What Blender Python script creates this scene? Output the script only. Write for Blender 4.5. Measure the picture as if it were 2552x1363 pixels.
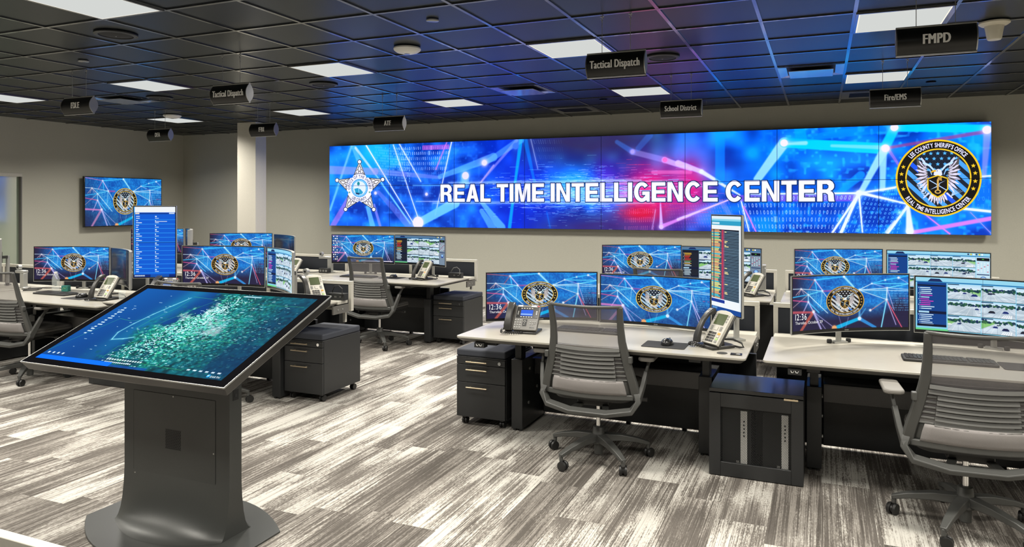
# Real time intelligence centre: control room with video wall, sit-stand desks and a tilted map kiosk.
# World axes: X runs along the video wall (to the right), Y runs towards the video wall, Z up; metres.
import bpy, bmesh, math, random
import numpy as np
from mathutils import Vector, Matrix

for o in list(bpy.data.objects):
    bpy.data.objects.remove(o, do_unlink=True)
SC = bpy.context.scene
COL = SC.collection
R = math.radians

# ---------------------------------------------------------------- camera, world, exposure, lamps' power
cam = bpy.data.cameras.new('camera')
camo = bpy.data.objects.new('camera', cam)
COL.objects.link(camo)
camo.location = (0, 0, 1.605)
camo.rotation_euler = (R(90), 0, R(22.35))
cam.sensor_fit = 'HORIZONTAL'
cam.sensor_width = 36
cam.lens = 36 * 1761 / 2552
cam.shift_x = -47.4 / 2552
cam.shift_y = -174.5 / 2552
cam.clip_start = 0.05
SC.camera = camo

wd = bpy.data.worlds.new('world')
SC.world = wd
wd.use_nodes = True
wd.node_tree.nodes['Background'].inputs[0].default_value = (0.55, 0.6, 0.65, 1)
wd.node_tree.nodes['Background'].inputs[1].default_value = 0.02

SC.view_settings.view_transform = 'Standard'
SC.view_settings.look = 'None'
SC.view_settings.exposure = 0.0
SC.view_settings.gamma = 1.0
SC.view_settings.use_curve_mapping = False

LAMP_W = 56.0            # power of every ceiling panel
LAMP_COL = (1.0, 0.95, 0.85)
CEIL = 2.897
GX, GY, GS = 0.21, 4.667, 0.6096      # ceiling grid origin and pitch

# ---------------------------------------------------------------- helpers: objects and tags
def tag(o, label=None, cat=None, group=None, kind=None):
    if label: o['label'] = label
    if cat: o['category'] = cat
    if group: o['group'] = group
    if kind: o['kind'] = kind
    return o

def thing(name, label, cat, loc=(0, 0, 0), rz=0.0, group=None):
    o = bpy.data.objects.new(name, None)
    o.empty_display_size = 0.1
    COL.objects.link(o)
    o.location = loc
    o.rotation_euler = (0, 0, rz)
    return tag(o, label, cat, group)

def copy_tree(o, parent=None):
    c = o.copy()
    COL.objects.link(c)
    if parent is not None:
        c.parent = parent
    for ch in list(o.children):
        copy_tree(ch, c)
    return c

def dup(root, label, loc, rz=0.0, group=None):
    c = copy_tree(root)
    c.location = loc
    c.rotation_euler = (0, 0, rz)
    c['label'] = label
    if group: c['group'] = group
    return c

def part_of(root, kind):
    return [c for c in root.children_recursive if c.name.split('.')[0] == kind]

class MB:
    """collects shapes into ONE mesh"""
    def __init__(self):
        self.bm = bmesh.new()
        self.uvl = None
    def face(self, vs, mi=0, uvs=None):
        try:
            f = self.bm.faces.new(vs)
        except ValueError:
            return None
        f.material_index = mi
        if uvs is not None:
            if self.uvl is None:
                self.uvl = self.bm.loops.layers.uv.new('UVMap')
            for l, t in zip(f.loops, uvs):
                l[self.uvl].uv = t
        return f
    def v(self, p):
        return self.bm.verts.new(p)
    def box(self, x0, x1, y0, y1, z0, z1, mi=0, M=None):
        c = [(x0, y0, z0), (x1, y0, z0), (x1, y1, z0), (x0, y1, z0), (x0, y0, z1), (x1, y0, z1), (x1, y1, z1), (x0, y1, z1)]
        v = [self.v(M @ Vector(p) if M else p) for p in c]
        for q in ((3, 2, 1, 0), (4, 5, 6, 7), (0, 1, 5, 4), (1, 2, 6, 5), (2, 3, 7, 6), (3, 0, 4, 7)):
            self.face([v[i] for i in q], mi)
        return self
    def prism(self, poly, z0, z1, mi=0, M=None, poly2=None):
        p2 = poly2 or poly
        a = [self.v(M @ Vector((x, y, z0)) if M else (x, y, z0)) for x, y in poly]
        b = [self.v(M @ Vector((x, y, z1)) if M else (x, y, z1)) for x, y in p2]
        n = len(a)
        self.face(a[::-1], mi)
        self.face(b, mi)
        for i in range(n):
            self.face([a[i], a[(i + 1) % n], b[(i + 1) % n], b[i]], mi)
        return self
    def lathe(self, prof, n=20, c=(0, 0, 0), mi=0, M=None, cap=True):
        rings = []
        for r, z in prof:
            rings.append([self.v((M @ Vector((c[0] + r * math.cos(2 * math.pi * i / n), c[1] + r * math.sin(2 * math.pi * i / n), c[2] + z))) if M
                                 else (c[0] + r * math.cos(2 * math.pi * i / n), c[1] + r * math.sin(2 * math.pi * i / n), c[2] + z)) for i in range(n)])
        for a, b in zip(rings, rings[1:]):
            for i in range(n):
                self.face([a[i], a[(i + 1) % n], b[(i + 1) % n], b[i]], mi)
        if cap:
            self.face(rings[0][::-1], mi)
            self.face(rings[-1], mi)
        return self
    def cyl(self, p0, p1, r0, r1=None, n=14, mi=0):
        p0, p1 = Vector(p0), Vector(p1)
        r1 = r0 if r1 is None else r1
        M = Matrix.Translation(p0) @ (p1 - p0).to_track_quat('Z', 'Y').to_matrix().to_4x4()
        return self.lathe([(r0, 0), (r1, (p1 - p0).length)], n, (0, 0, 0), mi, M)
    def tube(self, path, r, n=8, mi=0):
        P = [Vector(p) for p in path]
        rings = []
        for i, p in enumerate(P):
            t = (P[min(i + 1, len(P) - 1)] - P[max(i - 1, 0)]).normalized()
            up = Vector((0, 0, 1)) if abs(t.z) < 0.9 else Vector((1, 0, 0))
            a = t.cross(up).normalized()
            b = a.cross(t)
            rr = r[i] if isinstance(r, (list, tuple)) else r
            rings.append([self.v(p + a * rr * math.cos(2 * math.pi * k / n) + b * rr * math.sin(2 * math.pi * k / n)) for k in range(n)])
        for A, B in zip(rings, rings[1:]):
            for i in range(n):
                self.face([A[i], A[(i + 1) % n], B[(i + 1) % n], B[i]], mi)
        self.face(rings[0][::-1], mi)
        self.face(rings[-1], mi)
        return self
    def sweep(self, path, w, t, side, mi=0, closed=False):
        """rectangular bar along path; w across 'side', t across the other direction"""
        P = [Vector(p) for p in path]
        n = len(P)
        rings = []
        for i, p in enumerate(P):
            if closed:
                d = (P[(i + 1) % n] - P[i - 1]).normalized()
            else:
                d = (P[min(i + 1, n - 1)] - P[max(i - 1, 0)]).normalized()
            s = Vector(side[i]) if isinstance(side, list) else Vector(side)
            s = (s - d * s.dot(d)).normalized()
            u = d.cross(s)
            ww = (w[i] if isinstance(w, (list, tuple)) else w) / 2
            tt = (t[i] if isinstance(t, (list, tuple)) else t) / 2
            rings.append([self.v(p + s * a * ww + u * b * tt) for a, b in ((-1, -1), (1, -1), (1, 1), (-1, 1))])
        rr = list(zip(rings, rings[1:])) + ([(rings[-1], rings[0])] if closed else [])
        for A, B in rr:
            for i in range(4):
                self.face([A[i], A[(i + 1) % 4], B[(i + 1) % 4], B[i]], mi)
        if not closed:
            self.face(rings[0][::-1], mi)
            self.face(rings[-1], mi)
        return self
    def grid(self, fn, nu, nv, mi=0, uv=False, flip=False):
        V = [[self.v(fn(i / nu, j / nv)) for i in range(nu + 1)] for j in range(nv + 1)]
        for j in range(nv):
            for i in range(nu):
                q = [V[j][i], V[j][i + 1], V[j + 1][i + 1], V[j + 1][i]]
                u = [(i / nu, j / nv), ((i + 1) / nu, j / nv), ((i + 1) / nu, (j + 1) / nv), (i / nu, (j + 1) / nv)]
                if flip: q, u = q[::-1], u[::-1]
                self.face(q, mi, u if uv else None)
        return self
    def done(self, name, mats, parent=None, bevel=0.0, smooth=True, loc=None, seg=2, subsurf=0, solid=0.0):
        bm = self.bm
        if not self.uvl:
            bmesh.ops.recalc_face_normals(bm, faces=bm.faces[:])
        me = bpy.data.meshes.new(name)
        bm.to_mesh(me)
        bm.free()
        o = bpy.data.objects.new(name, me)
        COL.objects.link(o)
        for m in (mats if isinstance(mats, (list, tuple)) else [mats]):
            me.materials.append(m)
        if smooth:
            for p in me.polygons: p.use_smooth = True
            me.set_sharp_from_angle(angle=R(38))
        if solid:
            md = o.modifiers.new('solid', 'SOLIDIFY'); md.thickness = solid; md.offset = 0
        if bevel:
            md = o.modifiers.new('bevel', 'BEVEL'); md.width = bevel; md.segments = seg; md.limit_method = 'ANGLE'; md.angle_limit = R(40)
        if subsurf:
            md = o.modifiers.new('sub', 'SUBSURF'); md.levels = subsurf; md.render_levels = subsurf
        if parent is not None:
            o.parent = parent
        if loc is not None:
            o.location = loc
        return o

def rrect(x0, x1, y0, y1, r, n=4):
    out = []
    for cx, cy, a0 in ((x1 - r, y0 + r, -90), (x1 - r, y1 - r, 0), (x0 + r, y1 - r, 90), (x0 + r, y0 + r, 180)):
        for k in range(n + 1):
            a = R(a0 + 90 * k / n)
            out.append((cx + r * math.cos(a), cy + r * math.sin(a)))
    return out

# ---------------------------------------------------------------- materials
def mat(name, col, rough=0.5, metal=0.0, spec=0.5, noise=0.0, nscale=30.0, bump=0.0, coat=0.0):
    m = bpy.data.materials.new(name)
    m.use_nodes = True
    nt = m.node_tree
    b = nt.nodes['Principled BSDF']
    b.inputs['Base Color'].default_value = (*col, 1)
    b.inputs['Roughness'].default_value = rough
    b.inputs['Metallic'].default_value = metal
    b.inputs['Specular IOR Level'].default_value = spec
    if coat: b.inputs['Coat Weight'].default_value = coat; b.inputs['Coat Roughness'].default_value = 0.1
    if noise or bump:
        tc = nt.nodes.new('ShaderNodeTexCoord')
        nz = nt.nodes.new('ShaderNodeTexNoise')
        nz.inputs['Scale'].default_value = nscale
        nz.inputs['Detail'].default_value = 4
        nt.links.new(tc.outputs['Object'], nz.inputs['Vector'])
        if noise:
            mr = nt.nodes.new('ShaderNodeMapRange')
            mr.inputs['From Min'].default_value = 0.25; mr.inputs['From Max'].default_value = 0.75
            mr.inputs['To Min'].default_value = 1 - noise; mr.inputs['To Max'].default_value = 1 + noise
            mx = nt.nodes.new('ShaderNodeVectorMath'); mx.operation = 'SCALE'
            mx.inputs[0].default_value = col
            nt.links.new(nz.outputs['Fac'], mr.inputs['Value'])
            nt.links.new(mr.outputs['Result'], mx.inputs['Scale'])
            nt.links.new(mx.outputs['Vector'], b.inputs['Base Color'])
        if bump:
            bp = nt.nodes.new('ShaderNodeBump')
            bp.inputs['Strength'].default_value = bump
            bp.inputs['Distance'].default_value = 0.002
            nt.links.new(nz.outputs['Fac'], bp.inputs['Height'])
            nt.links.new(bp.outputs['Normal'], b.inputs['Normal'])
    return m

def emis(name, col, strength=1.0):
    m = bpy.data.materials.new(name)
    m.use_nodes = True
    nt = m.node_tree
    nt.nodes.remove(nt.nodes['Principled BSDF'])
    e = nt.nodes.new('ShaderNodeEmission')
    e.inputs[0].default_value = (*col, 1)
    e.inputs[1].default_value = strength
    nt.links.new(e.outputs[0], nt.nodes['Material Output'].inputs[0])
    return m

M = {}
M['wall'] = mat('wall_paint', (0.46, 0.45, 0.385), 0.75, noise=0.03, nscale=60, bump=0.05)
M['column'] = mat('column_paint', (0.60, 0.57, 0.50), 0.7, noise=0.03, nscale=60)
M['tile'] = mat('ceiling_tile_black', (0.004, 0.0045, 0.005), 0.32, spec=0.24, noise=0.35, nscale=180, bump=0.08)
M['tile'].node_tree.nodes['Principled BSDF'].inputs['Specular Tint'].default_value = (0.36, 0.70, 1.0, 1)  # blue tint in the sheen stands in for the video wall's glow
M['tbar'] = mat('ceiling_grid_black', (0.026, 0.027, 0.030), 0.24, spec=0.7, coat=0.6)
M['tbar'].node_tree.nodes['Principled BSDF'].inputs['Coat IOR'].default_value = 1.9
M['black'] = mat('black_powder_coat', (0.018, 0.019, 0.020), 0.42, noise=0.2, nscale=300, bump=0.08)
M['blackgloss'] = mat('black_laminate', (0.008, 0.008, 0.009), 0.27, spec=0.6)
M['kioskglass'] = mat('kiosk_glass_border', (0.004, 0.004, 0.005), 0.5, spec=0.0)
M['bezel'] = mat('black_bezel', (0.006, 0.006, 0.007), 0.18)
M['kiosk'] = mat('kiosk_charcoal', (0.040, 0.042, 0.040), 0.36, noise=0.12, nscale=400, bump=0.05)
M['kioskframe'] = mat('kiosk_frame_bronze', (0.075, 0.072, 0.068), 0.34, metal=0.6)
M['silver'] = mat('silver_plastic', (0.42, 0.42, 0.40), 0.35, metal=0.6)
M['chrome'] = mat('chrome', (0.75, 0.75, 0.74), 0.15, metal=1.0)
M['brass'] = mat('satin_brass', (0.72, 0.60, 0.42), 0.3, metal=0.9)
M['alu'] = mat('beige_aluminium_trim', (0.52, 0.50, 0.44), 0.4, noise=0.03, nscale=90)
M['top'] = mat('desk_laminate', (0.37, 0.35, 0.305), 0.30, noise=0.03, nscale=25)
M['topedge'] = mat('desk_edge_band', (0.12, 0.115, 0.105), 0.4)
M['fabric'] = mat('dark_fabric', (0.016, 0.019, 0.026), 0.9, noise=0.3, nscale=500, bump=0.3)
M['cushion'] = mat('cushion_fabric', (0.030, 0.034, 0.046), 0.75, noise=0.25, nscale=400, bump=0.3)
M['chair'] = mat('chair_plastic', (0.062, 0.063, 0.060), 0.42, noise=0.06, nscale=300)
M['chairdark'] = mat('chair_plastic_dark', (0.035, 0.035, 0.034), 0.45)
M['slat'] = mat('chair_slat', (0.085, 0.085, 0.080), 0.5)
M['pad'] = mat('chair_back_pad', (0.24, 0.225, 0.22), 0.8, noise=0.1, nscale=500, bump=0.2)
M['seat'] = mat('chair_seat_fabric', (0.12, 0.115, 0.105), 0.85, noise=0.2, nscale=400, bump=0.3)
M['armpad'] = mat('arm_pad', (0.19, 0.18, 0.165), 0.55)
M['caster'] = mat('caster_black', (0.014, 0.014, 0.014), 0.4)
M['rubber'] = mat('black_rubber', (0.012, 0.012, 0.012), 0.6)
M['phone'] = mat('phone_silver', (0.50, 0.48, 0.43), 0.4, metal=0.25)
M['phoneblack'] = mat('phone_black', (0.028, 0.027, 0.026), 0.35)
M['phonegrey'] = mat('phone_taupe', (0.085, 0.080, 0.072), 0.4)
M['key'] = mat('key_grey', (0.22, 0.22, 0.21), 0.5)
M['white'] = mat('white_plastic', (0.72, 0.71, 0.68), 0.4)
M['cream'] = mat('cream_plastic', (0.62, 0.58, 0.47), 0.45)
M['lcd'] = mat('green_lcd', (0.065, 0.085, 0.035), 0.25)
M['orange'] = mat('orange_key', (0.75, 0.33, 0.05), 0.5)
M['green'] = mat('green_key', (0.35, 0.55, 0.20), 0.5)
M['sign'] = mat('sign_black', (0.012, 0.012, 0.012), 0.3, metal=0.2)
M['lettering'] = mat('sign_letter_grey', (0.95, 0.94, 0.91), 0.5)
M['vent'] = mat('diffuser_plaque', (0.20, 0.21, 0.22), 0.25, spec=0.8, coat=0.6)
M['voidm'] = mat('duct_black', (0.004, 0.004, 0.004), 0.7)
M['padmat'] = mat('mouse_pad', (0.014, 0.014, 0.015), 0.8)
M['dark_screen'] = mat('dark_screen_glass', (0.012, 0.014, 0.022), 0.10, spec=0.6)
M['red'] = mat('red_plastic', (0.4, 0.03, 0.02), 0.4)
M['teal'] = mat('teal_carton', (0.02, 0.16, 0.13), 0.5)
M['frost'] = mat('frosted_green_glass', (0.27, 0.33, 0.25), 0.08, spec=1.0, coat=1.0)
M['frost'].node_tree.nodes['Principled BSDF'].inputs['Coat IOR'].default_value = 2.6
M['panel_light'] = emis('light_diffuser', (0.66, 0.68, 0.66), 1.0)
M['panel_edge'] = emis('light_diffuser_rim', (1.0, 0.95, 0.82), 1.0)
M['bluelamp'] = emis('phone_display_blue', (0.05, 0.16, 0.85), 1.0)

def mk_mesh_fabric():
    m = bpy.data.materials.new('chair_mesh_fabric'); m.use_nodes = True
    nt = m.node_tree; b = nt.nodes['Principled BSDF']
    b.inputs['Base Color'].default_value = (0.20, 0.19, 0.195, 1); b.inputs['Roughness'].default_value = 0.7
    t = nt.nodes.new('ShaderNodeBsdfTransparent'); mx = nt.nodes.new('ShaderNodeMixShader')
    mx.inputs[0].default_value = 0.55
    nt.links.new(t.outputs[0], mx.inputs[1]); nt.links.new(b.outputs[0], mx.inputs[2])
    nt.links.new(mx.outputs[0], nt.nodes['Material Output'].inputs[0])
    return m
M['mesh'] = mk_mesh_fabric()

def mk_clear():
    m = bpy.data.materials.new('clear_plastic'); m.use_nodes = True
    nt = m.node_tree; b = nt.nodes['Principled BSDF']
    b.inputs['Base Color'].default_value = (0.75, 0.8, 0.78, 1); b.inputs['Roughness'].default_value = 0.08
    t = nt.nodes.new('ShaderNodeBsdfTransparent'); mx = nt.nodes.new('ShaderNodeMixShader')
    mx.inputs[0].default_value = 0.22
    nt.links.new(t.outputs[0], mx.inputs[1]); nt.links.new(b.outputs[0], mx.inputs[2])
    nt.links.new(mx.outputs[0], nt.nodes['Material Output'].inputs[0])
    return m
M['clear'] = mk_clear()

def mk_perf():
    """perforated steel: staggered round holes, by node maths on object coordinates (x, z)"""
    m = bpy.data.materials.new('perforated_steel'); m.use_nodes = True
    nt = m.node_tree; N = nt.nodes; L = nt.links
    b = N['Principled BSDF']
    b.inputs['Base Color'].default_value = (0.02, 0.021, 0.022, 1); b.inputs['Roughness'].default_value = 0.45
    tc = N.new('ShaderNodeTexCoord'); sp = N.new('ShaderNodeSeparateXYZ'); L.new(tc.outputs['Object'], sp.inputs[0])
    def mth(op, a, bb=None):
        n = N.new('ShaderNodeMath'); n.operation = op
        for i, x in enumerate((a, bb)):
            if x is None: continue
            if isinstance(x, (int, float)): n.inputs[i].default_value = x
            else: L.new(x, n.inputs[i])
        return n.outputs[0]
    px, pz = 0.0085, 0.0148
    def dots(ox, oz):
        fx = mth('SUBTRACT', mth('FRACT', mth('ADD', mth('DIVIDE', sp.outputs[0], px), ox + 100)), 0.5)
        fz = mth('SUBTRACT', mth('FRACT', mth('ADD', mth('DIVIDE', sp.outputs[2], pz), oz + 100)), 0.5)
        fx = mth('MULTIPLY', fx, px); fz = mth('MULTIPLY', fz, pz)
        d = mth('SQRT', mth('ADD', mth('MULTIPLY', fx, fx), mth('MULTIPLY', fz, fz)))
        return mth('LESS_THAN', d, 0.0035)
    hole = mth('MAXIMUM', dots(0, 0), dots(0.5, 0.5))
    t = N.new('ShaderNodeBsdfTransparent'); mx = N.new('ShaderNodeMixShader')
    L.new(hole, mx.inputs[0]); L.new(b.outputs[0], mx.inputs[1]); L.new(t.outputs[0], mx.inputs[2])
    L.new(mx.outputs[0], N['Material Output'].inputs[0])
    return m
M['perf'] = mk_perf()

def mk_carpet():
    m = bpy.data.materials.new('plank_carpet'); m.use_nodes = True
    nt = m.node_tree; N = nt.nodes; L = nt.links; b = N['Principled BSDF']
    b.inputs['Roughness'].default_value = 0.95; b.inputs['Specular IOR Level'].default_value = 0.15
    tc = N.new('ShaderNodeTexCoord'); sp = N.new('ShaderNodeSeparateXYZ'); L.new(tc.outputs['Object'], sp.inputs[0])
    def mth(op, a, bb=None, c=None):
        n = N.new('ShaderNodeMath'); n.operation = op
        for i, x in enumerate((a, bb, c)):
            if x is None: continue
            if isinstance(x, (int, float)): n.inputs[i].default_value = x
            else: L.new(x, n.inputs[i])
        return n.outputs[0]
    def comb(x, y, z):
        n = N.new('ShaderNodeCombineXYZ')
        for i, q in enumerate((x, y, z)):
            if isinstance(q, (int, float)): n.inputs[i].default_value = q
            else: L.new(q, n.inputs[i])
        return n.outputs[0]
    def noise(vec, det=3.0, rough=0.55):
        n = N.new('ShaderNodeTexNoise'); n.inputs['Scale'].default_value = 1.0; n.inputs['Detail'].default_value = det
        n.inputs['Roughness'].default_value = rough
        L.new(vec, n.inputs['Vector']); return n.outputs['Fac']
    X, Y = sp.outputs[0], sp.outputs[1]
    row = mth('FLOOR', mth('DIVIDE', mth('ADD', X, 50.0), 0.25))
    wn = N.new('ShaderNodeTexWhiteNoise'); wn.noise_dimensions = '1D'; L.new(row, wn.inputs['W'])
    col = mth('FLOOR', mth('DIVIDE', mth('ADD', mth('ADD', Y, 50.0), wn.outputs['Value']), 1.0))
    wn2 = N.new('ShaderNodeTexWhiteNoise'); wn2.noise_dimensions = '2D'; L.new(comb(row, col, 0.0), wn2.inputs['Vector'])
    seed = mth('MULTIPLY', wn2.outputs['Value'], 40.0)
    def sstep(x, lo, hi):
        n = N.new('ShaderNodeMapRange'); n.interpolation_type = 'SMOOTHSTEP'
        n.inputs['From Min'].default_value = lo; n.inputs['From Max'].default_value = hi
        L.new(x, n.inputs['Value']); return n.outputs['Result']
    grain = noise(comb(mth('MULTIPLY', X, 190.0), mth('MULTIPLY', Y, 45.0), seed), 3, 0.65)
    fine = noise(comb(mth('MULTIPLY', X, 170.0), mth('MULTIPLY', Y, 1.7), seed), 4, 0.65)
    mid = noise(comb(mth('MULTIPLY', X, 48.0), mth('MULTIPLY', Y, 0.8), mth('ADD', seed, 7.0)), 4, 0.6)
    patch = noise(comb(mth('MULTIPLY', X, 5.0), mth('MULTIPLY', Y, 1.3), mth('ADD', seed, 13.0)), 3, 0.55)
    big = noise(comb(mth('MULTIPLY', X, 2.0), mth('MULTIPLY', Y, 0.9), mth('ADD', seed, 23.0)), 1, 0.5)
    gr = mth('SUBTRACT', grain, 0.5)
    fi = mth('SUBTRACT', fine, 0.5)
    t1 = mth('ADD', mth('ADD', mid, mth('MULTIPLY', fi, 0.9)), mth('MULTIPLY', gr, 0.45))       # torn streaks
    t1 = mth('ADD', t1, mth('MULTIPLY', mth('SUBTRACT', patch, 0.5), 0.9))
    t2 = mth('ADD', mth('ADD', patch, mth('MULTIPLY', fi, 0.55)), mth('MULTIPLY', gr, 0.5))     # worn pale areas
    t2 = mth('ADD', t2, mth('MULTIPLY', mth('SUBTRACT', wn2.outputs['Value'], 0.5), 0.20))
    s = mth('ADD', mth('MULTIPLY', sstep(t1, 0.36, 0.62), 0.38), mth('MULTIPLY', sstep(t2, 0.48, 0.65), 0.36))
    s = mth('ADD', s, mth('MULTIPLY', mth('ADD', big, mth('MULTIPLY', fi, 0.5)), 0.30))
    s = mth('ADD', s, mth('MULTIPLY', gr, 0.22))
    dk = noise(comb(mth('MULTIPLY', X, 75.0), mth('MULTIPLY', Y, 0.9), mth('ADD', seed, 31.0)), 3, 0.6)
    s = mth('SUBTRACT', s, mth('MULTIPLY', sstep(mth('ADD', dk, mth('MULTIPLY', gr, 0.3)), 0.56, 0.68), 0.22))
    s = mth('ADD', s, mth('MULTIPLY', mth('SUBTRACT', wn2.outputs['Value'], 0.5), 0.16))
    cr = N.new('ShaderNodeValToRGB'); L.new(s, cr.inputs[0])
    el = cr.color_ramp.elements
    el[0].position = 0.06; el[0].color = (0.080, 0.071, 0.063, 1)
    el[1].position = 0.97; el[1].color = (0.52, 0.505, 0.465, 1)
    for p, c in ((0.25, (0.140, 0.126, 0.113, 1)), (0.48, (0.225, 0.207, 0.186, 1)), (0.70, (0.35, 0.33, 0.30, 1))):
        e = el.new(p); e.color = c
    L.new(cr.outputs[0], b.inputs['Base Color'])
    bp = N.new('ShaderNodeBump'); bp.inputs['Strength'].default_value = 0.25; bp.inputs['Distance'].default_value = 0.004
    L.new(s, bp.inputs['Height']); L.new(bp.outputs['Normal'], b.inputs['Normal'])
    return m
M['carpet'] = mk_carpet()

# ---------------------------------------------------------------- picture content of the screens (painted with numpy, no files)
rng = np.random.default_rng(7)

def vnoise(h, w, gy, gx, seed):
    r = np.random.default_rng(seed)
    g = r.random((gy + 2, gx + 2))
    y = np.linspace(0, gy, h); x = np.linspace(0, gx, w)
    yi = y.astype(int); xi = x.astype(int)
    fy = (y - yi)[:, None]; fx = (x - xi)[None, :]
    fy = fy * fy * (3 - 2 * fy); fx = fx * fx * (3 - 2 * fx)
    a = g[yi][:, xi]; b = g[yi][:, xi + 1]; c = g[yi + 1][:, xi]; d = g[yi + 1][:, xi + 1]
    return (a * (1 - fx) + b * fx) * (1 - fy) + (c * (1 - fx) + d * fx) * fy

_gl = {}
def glyph(ch, bold=0.0):
    if ch == 'M': bold = min(bold, 0.006)
    k = (ch, round(bold, 3))
    if k not in _gl:
        cu = bpy.data.curves.new('glyph', 'FONT')
        cu.body = ch; cu.size = 1.0; cu.offset = bold; cu.resolution_u = 4
        cu.dimensions = '2D'; cu.fill_mode = 'FRONT'
        ob = bpy.data.objects.new('glyph', cu)
        COL.objects.link(ob)
        dg = bpy.context.evaluated_depsgraph_get()
        me = ob.evaluated_get(dg).to_mesh()
        me.calc_loop_triangles()
        V = np.array([(v.co.x, v.co.y) for v in me.vertices]) if len(me.vertices) else np.zeros((0, 2))
        T = np.array([V[list(t.vertices)] for t in me.loop_triangles]) if len(V) else np.zeros((0, 3, 2))
        adv = (V[:, 0].max() + 0.085) if len(V) else 0.30
        if len(V): T[:, :, 0] -= V[:, 0].min() - 0.0; adv = V[:, 0].max() - V[:, 0].min() + 0.10
        COL.objects.unlink(ob); bpy.data.objects.remove(ob, do_unlink=True); bpy.data.curves.remove(cu)
        _gl[k] = (T, adv)
    return _gl[k]

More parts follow.
